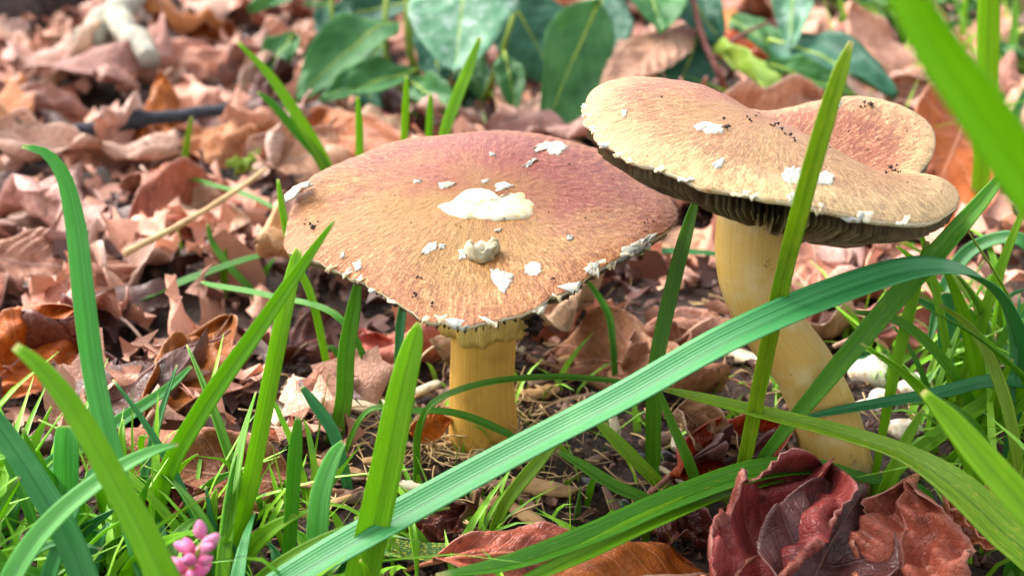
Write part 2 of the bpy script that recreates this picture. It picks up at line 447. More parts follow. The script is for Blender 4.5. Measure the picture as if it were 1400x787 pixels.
def build_cap(root, C, rim, Zf, thick, gill_env, stem_r, mat, nth=420, nr=72, gills=240, name='cap'):
    """C: xy of the centre; rim(theta) -> radius; Zf(x, y) height of the upper skin in world"""
    th = np.linspace(0, 2 * np.pi, nth, endpoint=False)
    r = rim(th)
    rho = np.linspace(0, 1, nr + 1)[1:] ** .85
    RX = C[0] + rho[:, None] * r * np.cos(th); RY = C[1] + rho[:, None] * r * np.sin(th)
    ZT = Zf(RX, RY, rho[:, None] + 0 * RX, th[None, :] + 0 * RX)
    zc = float(np.mean(ZT[0]))
    V = [np.array([[C[0], C[1], zc]])]; rad = [np.array([[0, 0, 0.]])]; flat = [np.array([[0, 0, 0.]])]
    Rm = float(np.mean(r))
    for k in range(nr):
        V.append(np.stack([RX[k], RY[k], ZT[k]], -1)); rad.append(np.stack([np.cos(th), np.sin(th), np.full(nth, rho[k])], -1))
        flat.append(np.stack([(RX[k] - C[0]) / Rm, (RY[k] - C[1]) / Rm, 0 * th], -1))
    edge_r = [.997, .985, .95]; drop = [.35, .8, 1.0]
    ze = ZT[-1]
    under = np.linspace(.9, .12, 12)
    def under_z(q):
        i = np.clip(np.searchsorted(rho, q), 0, nr - 1)
        return ZT[i] - thick(q)
    for q, dr in zip(edge_r, drop):
        V.append(np.stack([C[0] + q * r * np.cos(th), C[1] + q * r * np.sin(th), ze - dr * thick(1.)], -1))
        rad.append(np.stack([np.cos(th), np.sin(th), np.full(nth, 1.)], -1)); flat.append(flat[-1])
    for q in under:
        V.append(np.stack([C[0] + q * r * np.cos(th), C[1] + q * r * np.sin(th), under_z(q)], -1)); rad.append(rad[-1]); flat.append(flat[-1])
    rings = nr + len(edge_r) + len(under)
    F, mi = [], []
    j = np.arange(nth); k2 = (j + 1) % nth
    for a, b in zip(j, k2): F.append((0, 1 + a, 1 + b)); mi.append(0)
    for i in range(rings - 1):
        o1, o2 = 1 + i * nth, 1 + (i + 1) * nth
        for a, b in zip(j, k2):
            F.append((o1 + a, o2 + a, o2 + b, o1 + b)); mi.append(0 if i < nr - 1 else (1 if i < nr + 2 else 2))
    org = np.array(root.location)
    cap = link(name, mesh(name, np.vstack(V) - org, F, [mat, EDGE, GILL], mi, attr={'rad': np.vstack(rad), 'flat': np.vstack(flat)}), root)
    # gills: thin upright plates from the stem to the rim, joined in one part
    Vg, Fg, n = [], [], 0
    qs = np.linspace(.975, stem_r / Rm * .9, 9)
    for g in range(gills):
        t = 2 * np.pi * (g + random.uniform(-.25, .25)) / gills
        k = int(t / (2 * np.pi) * nth) % nth
        rr = r[k]; wv = random.uniform(.9, 1.05); stop = 9 if g % 2 == 0 else random.randint(3, 7)
        half = .00022
        px_, py_ = -math.sin(t) * half, math.cos(t) * half
        rows = []
        for q in qs[:stop]:
            x, y = C[0] + q * rr * math.cos(t), C[1] + q * rr * math.sin(t)
            i = min(max(int(np.searchsorted(rho, q)), 0), nr - 1)
            zt = ZT[i][k] - thick(q) * .8
            zb = ZT[i][k] - gill_env(q, k) * wv
            rows += [(x - px_, y - py_, zt), (x + px_, y + py_, zt), (x + px_ * .5, y + py_ * .5, min(zb, zt - .0003)), (x - px_ * .5, y - py_ * .5, min(zb, zt - .0003))]
        m = len(rows) // 4
        Vg += rows
        for i in range(m - 1):
            a, b = n + i * 4, n + i * 4 + 4
            for c1, c2 in ((1, 2), (2, 3), (3, 0)): Fg.append((a + c1, b + c1, b + c2, a + c2))
        n += len(rows)
    gl = link('gills', mesh('gills', np.array(Vg) - org, Fg, [GILL], smooth=False), root)
    tag(gl, kind='stuff')
    bv = BVHTree.FromPolygons([tuple(v) for v in np.vstack(V)], F)
    return cap, bv

def hit(bv, px, py):
    d = Vector(ray(px, py)).normalized()
    loc, nor, i, dist = bv.ray_cast(Vector(CP), d)
    for _ in range(30):
        if loc is not None: break
        py += 2; px += .04 * (660 - px) * (py < 400)
        d = Vector(ray(px, py)).normalized()
        loc, nor, i, dist = bv.ray_cast(Vector(CP), d)
    if loc is None:
        loc, nor, i, dist = bv.find_nearest(Vector(W(px, py, .3)))
    if nor.dot(d) > 0: nor = -nor
    return np.array(loc), np.array(nor)

def patch(root, name, bv, poly, mat, h=.0006, rag=.05, sub=5, rough=.0002):
    """a scrap of flesh that follows the cap's surface, its outline traced on the cap"""
    poly = np.array(poly, float)
    P = []
    for a, b in zip(poly, np.roll(poly, -1, 0)):
        for k in range(sub): P.append(a + (b - a) * k / sub)
    P = np.array(P); c = P.mean(0)
    P = c + (P - c) * (1 + rng.uniform(-rag, rag, (len(P), 1))) + rng.normal(0, .35 if mat == FLESHY else .7, P.shape)
    rings = [(1.0, -.0002), (.95, h * .4), (.8, h * .9), (.5, h * 1.05), (.2, h)]
    V = []
    for q, off in rings:
        for p in P:
            l, nn = hit(bv, *(c + (p - c) * q))
            V.append(l + nn * (off + (rng.normal(0, rough) if off > 0 else 0)))
    l, nn = hit(bv, *c); V.append(l + nn * h)
    m = len(P); F = []
    for i in range(len(rings) - 1):
        for j in range(m): F.append((i * m + j, i * m + (j + 1) % m, (i + 1) * m + (j + 1) % m, (i + 1) * m + j))
    e = (len(rings) - 1) * m
    for j in range(m): F.append((e + j, e + (j + 1) % m, len(V) - 1))
    return link(name, mesh(name, np.array(V) - np.array(root.location), F, [mat]), root)

def specks(name, bv, spots, label):
    p = Pile()
    for px, py, s in spots:
        l, nn = hit(bv, px, py)
        for k in range(random.randint(2, 4)):
            c = l + rng.normal(0, .0006, 3) * (s > 3) + nn * .0002
            V = np.array([(1, 0, 0), (-.6, .8, 0), (-.7, -.7, 0), (0, .1, 1), (0, 0, -.8)]) * pxsize(s, l) * .5 * rng.uniform(.5, 1.1, (5, 1))
            p.add(V @ rot3(rng) + c, [(0, 1, 3), (1, 2, 3), (2, 0, 3), (1, 0, 4), (2, 1, 4), (0, 2, 4)])
    o = link(name, p.mesh(name, SPECK, False))
    tag(o, label, kind='stuff')

def rot3(g):
    q = g.normal(size=4); q /= np.linalg.norm(q)
    return np.array(Matrix.Rotation(0, 3, 'X')) @ np.array(__import__('mathutils').Quaternion(q).to_matrix())

def smooth_noise(seed, k):
    g = np.random.default_rng(seed); a = g.normal(size=k); p = g.uniform(0, 6.28, k)
    return lambda t: sum(a[i] / (i + 1) ** .8 * np.sin((i + 1) * t + p[i]) for i in range(k))

# ---- the mushroom with the straight stem
S1 = G(661, 600)
m1 = empty('mushroom', (S1[0], S1[1], 0))
tag(m1, 'wine-brown mushroom with a broad flat cap, white scars and a straight ochre stem', 'mushroom', 'mushrooms')
C1 = np.array([W(660, 300, .322)[0], .322])
R1 = .0548
na, nb_, nc = smooth_noise(3, 6), smooth_noise(5, 60), smooth_noise(9, 140)
RIM1 = [(387, 325, .320), (398, 345, .307), (438, 357, .297), (475, 374, .290), (510, 400, .282), (545, 422, .275), (590, 438, .269), (645, 441, .2655), (690, 444, .265), (722, 430, .267), (760, 406, .272), (800, 380, .280), (850, 354, .290), (900, 320, .303), (929, 294, .320),
        (918, 270, .334), (892, 246, .347), (840, 210, .362), (770, 186, .371), (680, 178, .375), (590, 183, .372), (510, 200, .362), (450, 224, .350), (414, 252, .338), (396, 288, .329)]
INN1 = [(665, 282, .312), (660, 240, .328), (660, 200, .345), (660, 183, .360), (660, 342, .295), (660, 402, .276), (480, 300, .314), (845, 290, .316), (560, 222, .342), (790, 220, .345), (455, 266, .330), (870, 262, .331), (545, 360, .289), (780, 350, .289), (580, 285, .315), (750, 285, .315)]
def tps(P, reg=.004):
    n = len(P); d = np.linalg.norm(P[:, None, :2] - P[None, :, :2], axis=2) / .05
    K = np.where(d > 0, d * d * np.log(d + 1e-12), 0) + np.eye(n) * reg
    A = np.zeros((n + 3, n + 3)); A[:n, :n] = K
    Q = np.c_[np.ones(n), P[:, :2]]; A[:n, n:] = Q; A[n:, :n] = Q.T
    w = np.linalg.solve(A, np.r_[P[:, 2], 0, 0, 0])
    def f(x, y):
        s = w[n] + w[n + 1] * x + w[n + 2] * y
        for i in range(n):
            dd = np.hypot(x - P[i, 0], y - P[i, 1]) / .05
            s = s + w[i] * np.where(dd > 0, dd * dd * np.log(dd + 1e-12), 0)
        return s
    return f
def rim_of(rimp, C):
    rt = np.arctan2(rimp[:, 1] - C[1], rimp[:, 0] - C[0]) % (2 * np.pi)
    rr = np.hypot(rimp[:, 0] - C[0], rimp[:, 1] - C[1])
    o = np.argsort(rt); ta, ra = rt[o], rr[o]
    def f(t):
        r = np.interp(t % (2 * np.pi), np.r_[ta - 2 * np.pi, ta, ta + 2 * np.pi], np.r_[ra, ra, ra])
        k = np.hanning(15); k /= k.sum()
        return np.convolve(np.r_[r[-7:], r, r[:7]], k, 'valid')
    return f
ctl1 = np.array([W(*p) for p in RIM1 + INN1])
f1, q1 = tps(ctl1, .006), rim_of(ctl1[:len(RIM1)], C1)
def rim1(t):
    front = np.clip(-np.sin(t) * 1.4 - .15, 0, 1)
    teeth = np.abs(np.sin(t * 8.5 + 1.6 * np.sin(t * 3) + .9 * np.sin(t * 11) + .9)) ** .5 * (.75 + .25 * np.sin(t * 4.3))
    return q1(t) * (1 + front * (-.05 * (1 - teeth) + .009 * nb_(t)) + .0045 * nb_(t) + .004 * nc(t))
def Z1(x, y, q, t):
    lx, ly = (x - C1[0]) / R1, (y - C1[1]) / R1
    z = f1(x, y) - .0008 * np.clip((q - .9) / .1, 0, 1) ** 1.5 + .0005 * q ** 6 * np.sin(t * 9 + 1.3)
    z = z - .0007 * np.exp(-((lx / .22) ** 2 + ((ly + .05) / .2) ** 2))
    return z + .00016 * np.sin(lx * 60 + 3 * np.sin(ly * 31)) * np.sin(ly * 53 + 2 * np.sin(lx * 37))
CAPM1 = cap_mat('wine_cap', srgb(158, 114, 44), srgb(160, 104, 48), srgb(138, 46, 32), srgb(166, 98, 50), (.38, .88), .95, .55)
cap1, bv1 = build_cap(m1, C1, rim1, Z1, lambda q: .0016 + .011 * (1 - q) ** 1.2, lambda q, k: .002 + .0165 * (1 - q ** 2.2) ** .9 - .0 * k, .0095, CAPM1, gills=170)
STEM1 = uv_fibre_mat('ochre_stem', srgb(206, 150, 52), srgb(214, 170, 80), srgb(176, 132, 52), 1.2, 190, .6, (.6, .0007), (.1, .003), True)
STEM2 = uv_fibre_mat('cream_stem', srgb(212, 166, 80), srgb(216, 180, 100), srgb(224, 204, 152), .7, 150, .5, (.5, .0006), (.1, .003), True)
def stem(root, pts, rads, mat, seed, seg=40, n=60):
    g = np.random.default_rng(seed)
    A = catmull(np.c_[pts, np.array(rads)[:, None]], n)
    V, F, uv = tube_data(A[:, :3], A[:, 3], seg)
    a = np.tile(np.linspace(0, 2 * np.pi, seg, endpoint=False), n)
    k = 1 + .018 * np.sin(a * 3 + g.uniform(0, 6)) + .012 * np.sin(a * 7 + g.uniform(0, 6)) + g.normal(0, .004, len(a))
    c = np.repeat(A[:, :3], seg, 0)
    V[:n * seg] = c + (V[:n * seg] - c) * k[:, None]
    return link('stem', mesh('stem', V - np.array(root.location), F, [mat], uv=uv), root)
zb = float(gz(S1[0], S1[1]))
stem(m1, [(S1[0] + .0004, S1[1], zb - .006), (S1[0], S1[1], zb + .003), (S1[0] - .0004, S1[1], .018), (S1[0] + .0002, S1[1], .034), (S1[0], S1[1] + .001, .052), (S1[0], S1[1] + .002, .070)], [.0108, .0102, .0093, .0092, .0096, .0105], STEM1, 3)
# ring: a frilled skirt round the stem's upper part
RINGM = uv_fibre_mat('ring', srgb(208, 168, 78), srgb(226, 194, 116), srgb(168, 128, 60), 2, 160, .55, (.6, .0008))
a = np.linspace(0, 2 * np.pi, 161)
prof = [(.0094, .0440), (.0104, .0446), (.0118, .0438), (.0128, .0418), (.0127, .0394), (.0121, .0370), (.0113, .0348), (.0098, .0352)]
Pr = []
for i, (rr, zz) in enumerate(prof):
    wv = (np.sin(a * 11 + 1.8 * np.sin(a * 4)) * .00035 + np.sin(a * 27 + 2 * np.sin(a * 5)) * .00016) * min(i, 5) / 3
    zv = (np.sin(a * 5 + 1) * .0011 + np.sin(a * 11 + 2) * .0006) * i / 7
    Pr.append(np.stack([S1[0] + (rr + wv) * np.cos(a), S1[1] + .0006 + (rr + wv) * np.sin(a), zz + zv], -1))
link('ring', grid_solid('ring', np.array(Pr) - np.array(m1.location), .0003, [RINGM]), m1)
# dark tattered scrap of the ring on its right side
p = Pile()
for k in range(26):
    c = np.array([S1[0] + .0122 + rng.uniform(0, .0035), S1[1] - .005 + rng.normal(0, .0012), .0385 + rng.normal(0, .0013)])
    V = (rng.normal(0, 1, (6, 3)) * .0009)
    p.add(V + c - np.array(m1.location), [(0, 1, 2), (0, 2, 3), (0, 3, 4), (1, 2, 5), (3, 4, 5), (0, 1, 5)])
tag(link('ring_scrap', p.mesh('ring_scrap', SPECK), m1), 'blackened tattered scrap of the ring')
# white scars in the skin
patch(m1, 'flesh_scar', bv1, [(597, 282), (619, 274), (628, 266), (636, 260), (652, 258), (668, 260), (680, 268), (690, 277), (697, 269), (704, 266), (718, 266), (731, 278), (730, 293), (718, 300), (677, 303), (650, 299), (635, 300), (610, 293)], FLESHY, .0009, .015, 3, rough=.00022)
for poly in ([(728, 202), (745, 194), (766, 194), (779, 200), (768, 210), (754, 213), (746, 205), (733, 209)],
             [(714, 227), (728, 217), (735, 218), (722, 230)], [(600, 251), (614, 249), (626, 252), (612, 257), (602, 259)],
             [(676, 252), (690, 249), (704, 255), (694, 258), (680, 262)], [(658, 247), (668, 245), (669, 249), (660, 250)],
             [(575, 346), (586, 333), (598, 331), (596, 341), (584, 348)], [(600, 334), (610, 334), (607, 341), (600, 340)],
             [(626, 342), (636, 340), (637, 354), (629, 355)], [(668, 366), (682, 369), (701, 373), (700, 386), (690, 403), (679, 396)],
             [(716, 364), (726, 358), (740, 360), (741, 374), (728, 377), (718, 374)], [(774, 322), (784, 322), (784, 327), (776, 328)],
             [(800, 372), (806, 360), (820, 356), (818, 366), (808, 376)], [(846, 358), (850, 340), (870, 330), (886, 322), (902, 318), (900, 330), (878, 342), (866, 360)],
             [(566, 247), (576, 246), (576, 249), (567, 250)], [(480, 360), (492, 357), (496, 366), (486, 372)], [(466, 348), (471, 343), (472, 351), (467, 353)],
             [(668, 209), (678, 211), (680, 214), (670, 213)], [(676, 316), (684, 313), (683, 317)]):
    patch(m1, 'flesh_scar', bv1, poly, FLESH, .00035, .12, rough=.00012)
for k in range(17):
    t = R(208 + k * 122 / 16 + random.uniform(-4, 4)) % (2 * math.pi)
    tt = np.linspace(0, 2 * np.pi, 420, endpoint=False); rr_ = float(rim1(tt)[int(t / (2 * math.pi) * 420) % 420])
    e = np.array([C1[0] + rr_ * math.cos(t), C1[1] + rr_ * math.sin(t)]); z_ = float(f1(e[0], e[1])) - .0008
    tg = np.array([-math.sin(t), math.cos(t)]); od = np.array([math.cos(t), math.sin(t)]); w_ = random.uniform(.0010, .0040); h_ = random.uniform(.0003, .0016)
    Pr = np.array([[(*(e - od * .0016 + tg * (j - 2) / 2 * w_ * (1 - .35 * i) + od * (.0012 * i + rng.normal(0, .0003))), z_ + .0006 - h_ * i * .5 * (1 + .5 * math.sin(j * 2.3 + k)) + rng.normal(0, .0002)) for j in range(5)] for i in range(3)])
    link('veil_scrap', grid_solid('veil_scrap', Pr - np.array(m1.location), .0004, [EDGE if k % 4 else FLESH]), m1)
# the small torn cup of skin standing on the cap
l, nn = hit(bv1, 658, 348)
a = np.linspace(0, 2 * np.pi, 33)
Pr = []
fr = Matrix.Identity(3)
for i, (rr, zz) in enumerate([(.0046, -.0004), (.0042, .0008), (.0041, .0020), (.0038, .0030), (.0031, .0034), (.0024, .0026), (.0020, .0008), (.0014, -.0006)]):
    k = 1 + .14 * np.sin(a * 3 + i * .5) + .10 * np.sin(a * 7 + i) + rng.normal(0, .05, 33) * (1 < i < 6); k[-1] = k[0]
    Pr.append(np.stack([l[0] + rr * k * np.cos(a), l[1] - .0003 * i + rr * k * np.sin(a) * .9, l[2] + zz + (.0009 * np.sin(a * 2 + 1) + .0006 * np.sin(a * 5)) * (i > 1)], -1))
link('flesh_flap', grid_solid('flesh_flap', np.array(Pr)[::-1] - np.array(m1.location), .0004, [FLESHY]), m1)
# whitish torn tuft at the left edge
l, nn = hit(bv1, 420, 258)
Pr = np.array([[(l[0] - .0022 * (i - .6) + .0006 * math.sin(j * 2.1 + i), l[1] - .003 + .0014 * (j - 2), l[2] + .002 - .0012 * i + .0012 * math.sin(i * 1.9 + j * 1.3)) for j in range(5)] for i in range(4)])
link('flesh_flap', grid_solid('flesh_flap', Pr - np.array(m1.location), .0007, [FLESH]), m1)
specks('soil_specks', bv1, [(424, 307, 6), (430, 312, 9), (436, 306, 6), (418, 300, 3), (690, 303, 6), (640, 300, 3), (626, 309, 4), (562, 305, 3), (802, 307, 5), (880, 300, 4), (884, 308, 4), (750, 290, 3), (576, 380, 5), (606, 366, 3), (568, 406, 7), (590, 418, 8), (754, 382, 5), (778, 225, 3), (540, 268, 3), (838, 246, 3), (897, 305, 4)],
       'dark crumbs of soil scattered on the broad wine-brown cap')

# ---- the mushroom with the bent stem and the folded cap
S2 = G(1142, 652)
m2 = empty('mushroom', (S2[0], S2[1], 0))
tag(m2, 'straw-brown mushroom with a wavy folded tilted cap, dark gills and a bent cream stem', 'mushroom', 'mushrooms')
RIM2 = [(799, 142, .316), (806, 166, .303), (830, 190, .290), (872, 208, .279), (928, 232, .270), (1000, 252, .263), (1080, 266, .259), (1150, 282, .260), (1220, 294, .266), (1284, 290, .279),
        (1314, 264, .296), (1298, 240, .311), (1262, 231, .320), (1258, 226, .326), (1281, 196, .338), (1276, 164, .350), (1240, 138, .360), (1180, 124, .367), (1110, 134, .368), (1040, 150, .366), (960, 124, .360), (900, 106, .350), (840, 105, .339), (808, 116, .328)]
INN2 = [(840, 130, .315), (870, 165, .298), (900, 108, .335), (940, 190, .285), (960, 116, .330), (980, 205, .279), (960, 160, .300), (1010, 140, .322), (1040, 158, .318), (1080, 175, .314), (1120, 193, .308), (1160, 213, .301),
        (1060, 225, .276), (1120, 240, .275), (1180, 226, .296), (1200, 250, .282), (1250, 262, .285), (1250, 238, .304), (1200, 233, .303),
        (1080, 194, .333), (1120, 216, .326), (1160, 234, .318), (1195, 246, .316), (1228, 240, .321), (1150, 160, .348), (1210, 170, .347), (1240, 200, .338), (1100, 152, .353)]
ctl = np.array([W(*p) for p in RIM2 + INN2])
rimp = ctl[:len(RIM2)]
C2 = np.array([W(1055, 200, .312)[0], .312])
f2 = tps(ctl, .0012)
q2 = rim_of(rimp, C2)
def rim2(t):
    return q2(t) * (1 + .004 * nb_(t + 2) + .0025 * nc(t + 1) + (.028 * np.abs(np.sin(t * 11 + np.sin(t * 4))) ** 3 + .010 * nb_(t * 1.0)) * np.clip(-np.cos(t) + .3, 0, 1) * (np.sin(t) < .1))
def Z2(x, y, q, t):
    z = f2(x, y) - .0016 * np.clip((q - .9) / .1, 0, 1) ** 1.6
    return z + .0003 * np.sin(x * 900 + 3 * np.sin(y * 600)) * np.sin(y * 800) * .4
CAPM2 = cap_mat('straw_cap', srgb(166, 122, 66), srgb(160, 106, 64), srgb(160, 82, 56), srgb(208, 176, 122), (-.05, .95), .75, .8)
T2 = np.array([W(1034, 292, .301)[0], .303, 0])
def genv(q, k):
    return .0016 + .0285 * np.clip(1 - q, 0, 1) ** .57
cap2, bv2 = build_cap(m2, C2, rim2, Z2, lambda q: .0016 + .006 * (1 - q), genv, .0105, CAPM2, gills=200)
st = [W(1150, 690, S2[1] + .002), W(1143, 640, .297), W(1130, 575, .297), W(1100, 505, .298), (W(1050, 435, .299)), W(1030, 372, .301), W(1034, 300, .304), W(1050, 262, .307), W(1054, 235, .309)]
stem(m2, st, [pxsize(w_, p_) for w_, p_ in zip([58, 50, 45, 42, 43, 49, 54, 60, 62], st)], STEM2, 8)
for poly in ([(948, 172), (958, 167), (972, 168), (988, 173), (990, 182), (972, 184), (956, 179)], [(1068, 240), (1076, 228), (1096, 230), (1098, 250), (1080, 254)], [(1112, 238), (1130, 234), (1142, 242), (1136, 252), (1116, 254)],
             [(1140, 140), (1150, 140), (1148, 147), (1141, 147)], [(974, 226), (988, 216), (990, 226), (978, 232)], [(850, 152), (856, 152), (856, 160), (851, 160)], [(1076, 268), (1084, 262), (1090, 272), (1080, 276)]):
    patch(m2, 'flesh_scar', bv2, poly, FLESH, .0004, .14, rough=.00012)
specks('soil_specks', bv2, [(992, 174, 11), (996, 178, 8), (1056, 172, 8), (1064, 178, 8), (1072, 184, 7), (1086, 192, 6), (1188, 145, 9), (1180, 147, 6), (1164, 155, 4), (1020, 165, 6), (900, 134, 5), (1184, 208, 5), (1224, 234, 8), (1216, 230, 7), (1232, 240, 6), (1208, 238, 7), (1160, 180, 3), (1240, 180, 3), (1130, 200, 4), (1240, 250, 3), (1270, 246, 3), (1286, 262, 3), (1200, 190, 3), (1036, 160, 4), (1250, 170, 3)],
       'dark crumbs of soil scattered on the folded straw-brown cap')
for k in range(15):
    t = R(172 + k * 120 / 14 + random.uniform(-4, 4)) % (2 * math.pi)
    tt = np.linspace(0, 2 * np.pi, 420, endpoint=False); rr_ = float(rim2(tt)[int(t / (2 * math.pi) * 420) % 420])
    e = np.array([C2[0] + rr_ * math.cos(t), C2[1] + rr_ * math.sin(t)]); z_ = float(f2(e[0], e[1])) - .0016
    tg = np.array([-math.sin(t), math.cos(t)]); od = np.array([math.cos(t), math.sin(t)]); w_ = random.uniform(.0012, .0045); h_ = random.uniform(.0003, .0014)
    Pr = np.array([[(*(e - od * .0018 + tg * (j - 2) / 2 * w_ * (1 - .3 * i) + od * (.0013 * i + rng.normal(0, .0003))), z_ + .0006 - h_ * i * .5 * (1 + .5 * math.sin(j * 2.3 + k)) + rng.normal(0, .0002)) for j in range(5)] for i in range(3)])
    link('veil_scrap', grid_solid('veil_scrap', Pr - np.array(m2.location), .0004, [EDGE if k % 4 else FLESH]), m2)
# torn scrap of gills hanging under the folded cap
q = W(1138, 300, .29)
Pr = np.array([[(q[0] + (j - 2) * .0009 * (1 - .12 * i), q[1] + .0004 * math.sin(j * 2.5), q[2] + .003 - i * .0016) for j in range(5)] for i in range(6)])
link('gill_scrap', grid_solid('gill_scrap', Pr - np.array(m2.location), .0004, [GILL]), m2)
# ------------------------------------------------------------------ fallen leaves
def leaf_points(L, Wd, seed, nu=26, nv=8, curl=.6, curl2=None, bend=.5, fold=.1, pleat=.0012, veins=8, slant=.42, tooth=.02, wob=.004, shape=(.9, .75), tipcurl=0., rim=0., rim2=None):
    g = np.random.default_rng(seed)
    t = np.linspace(0, 1, nu + 1)[:, None]; s = np.linspace(-1, 1, 2 * nv + 1)[None, :]
    w = Wd * .5 * np.clip(np.sin(np.pi * t ** shape[0]), 0, 1) ** shape[1] + Wd * .012
    w = w * (1 + tooth * np.abs(((t * veins * 3) % 1) - .5) * 2 * np.abs(s) ** 6 + .05 * np.sin(t * 9 + g.uniform(0, 6)) * np.sign(s))
    ph = (t - slant * np.abs(s) * .5) * veins
    z = pleat * np.cos(2 * np.pi * ph) * (np.abs(s) * (1.25 - np.abs(s) ** 3)) * np.sin(np.pi * np.clip(t, .02, .98)) ** .5
    z = z + fold * np.abs(s) * w
    c = np.where(s < 0, curl, curl2 if curl2 is not None else curl * g.uniform(.3, 1.2))
    c = c * (1 + .5 * np.sin(t * 5 + g.uniform(0, 6))); c = np.where(np.abs(c) < .02, .02, c)
    rm = np.where(s < 0, rim, rim if rim2 is None else rim2) * (1 + .6 * np.sin(t * 7 + g.uniform(0, 6)) + .3 * np.sin(t * 19 + g.uniform(0, 6)))
    sf = np.linspace(0, 1, 41)[None, None, :] * s[:, :, None]
    af = c[..., None] * sf + rm[..., None] * np.sign(sf) * np.abs(sf) ** 5
    yy = w * s * np.cos(af).mean(2); zz = z + w * s * np.sin(af).mean(2)
    for k in range(5):
        f1, f2_ = g.uniform(2, 7), g.uniform(1, 4)
        zz = zz + wob / (k + 1) * np.sin(t * f1 * (1 + k * .6) + g.uniform(0, 6)) * np.sin(s * f2_ * (1 + k * .5) + g.uniform(0, 6))
    for k in range(4):
        zz = zz + wob * .10 * np.sin(t * g.uniform(14, 34) + s * g.uniform(-9, 9) + g.uniform(0, 6))
    zz = zz + wob * .6 * np.abs(s) ** 4 * np.sin(t * 17 + s * 3 + g.uniform(0, 6))
    twist = g.normal(0, .5) * (t - .5)
    yy, zz = yy * np.cos(twist) - zz * np.sin(twist), yy * np.sin(twist) + zz * np.cos(twist)
    b = bend * (t - .5) + tipcurl * np.clip(t - .65, 0, 1) ** 2 * 4
    ang = np.cumsum(np.gradient(b[:, 0])) + 0
    ct = np.cumsum(np.cos(ang)) / nu * L; sn = np.cumsum(np.sin(ang)) / nu * L
    x = ct[:, None] - zz * np.sin(ang)[:, None]; z2 = sn[:, None] + zz * np.cos(ang)[:, None]
    P = np.stack([x + 0 * s, yy + 0 * t, z2 + 0 * s], -1)
    P -= P[nu // 2, nv]
    # spine runs level from end to end
    e = P[-1, nv] - P[0, nv]; a = math.atan2(e[2], e[0])
    c_, s_ = math.cos(-a), math.sin(-a)
    x, z3 = P[..., 0].copy(), P[..., 2].copy()
    P[..., 0], P[..., 2] = x * c_ - z3 * s_, x * s_ + z3 * c_
    return P

def stalk_on(P, nv, ln, r0, mats, name='stalk'):
    """the midrib under the leaf and the stalk beyond it, one tube"""
    spine = P[:, nv]; d = unit(spine[0] - spine[3])
    pts = np.vstack([[spine[0] + d * ln * k + np.array([0, 0, -.004]) * (k * k) for k in (1, .75, .5, .25)], spine[::3] - np.array([0, 0, r0 * .4])])
    return tube_data(pts, np.r_[[r0 * 1.2, r0, r0, r0], np.linspace(r0, r0 * .3, len(pts) - 4)], 6)

SHAPES = []
for k in range(22):
    L = [.082, .095, .07, .088, .06, .1][k % 6]
    kind = k % 4
    P = leaf_points(L, L * rng.uniform(.46, .62), 100 + k, curl=rng.choice([-1, 1]) * rng.uniform(.25, 1.7), bend=rng.uniform(-.9, .9), rim=rng.uniform(-2.5, 2.5), rim2=rng.uniform(-2.5, 2.5), fold=rng.uniform(-.12, .25),
                    pleat=rng.uniform(.0005, .002), veins=rng.integers(7, 11), wob=rng.uniform(.004, .010), tooth=.05, tipcurl=rng.uniform(-.8, 1.2), nu=24, nv=7)
    SHAPES.append(P)
# the same shapes in every colour, made when first used; copies share the mesh
CACHE = {}
def litter_leaf(k, colour):
    if (k, colour) not in CACHE:
        P = SHAPES[k]
        CACHE[(k, colour)] = (grid_solid('leaf', P, .0003, DRY[colour]), mesh('stalk', *stalk_on(P, 7, .012, .0006, None)[:2], [DRY[colour][1]]))
    return CACHE[(k, colour)]

LIT = {'pinkish': 'pinkish brown crinkled dry leaf lying in the leaf litter', 'tan': 'pale tan crinkled dry leaf lying in the leaf litter',
       'rust': 'rust brown crinkled dry leaf lying in the leaf litter', 'red': 'red brown shiny dry leaf lying in the leaf litter',
       'dark': 'dark chocolate brown decayed leaf lying in the leaf litter', 'orange': 'orange brown dry leaf lying in the leaf litter'}
def project(p):
    d = np.asarray(p) - CP; f = d @ FW
    return 700 + d[0] / f * FPX, 393.5 - (d @ UP) / f * FPX, f

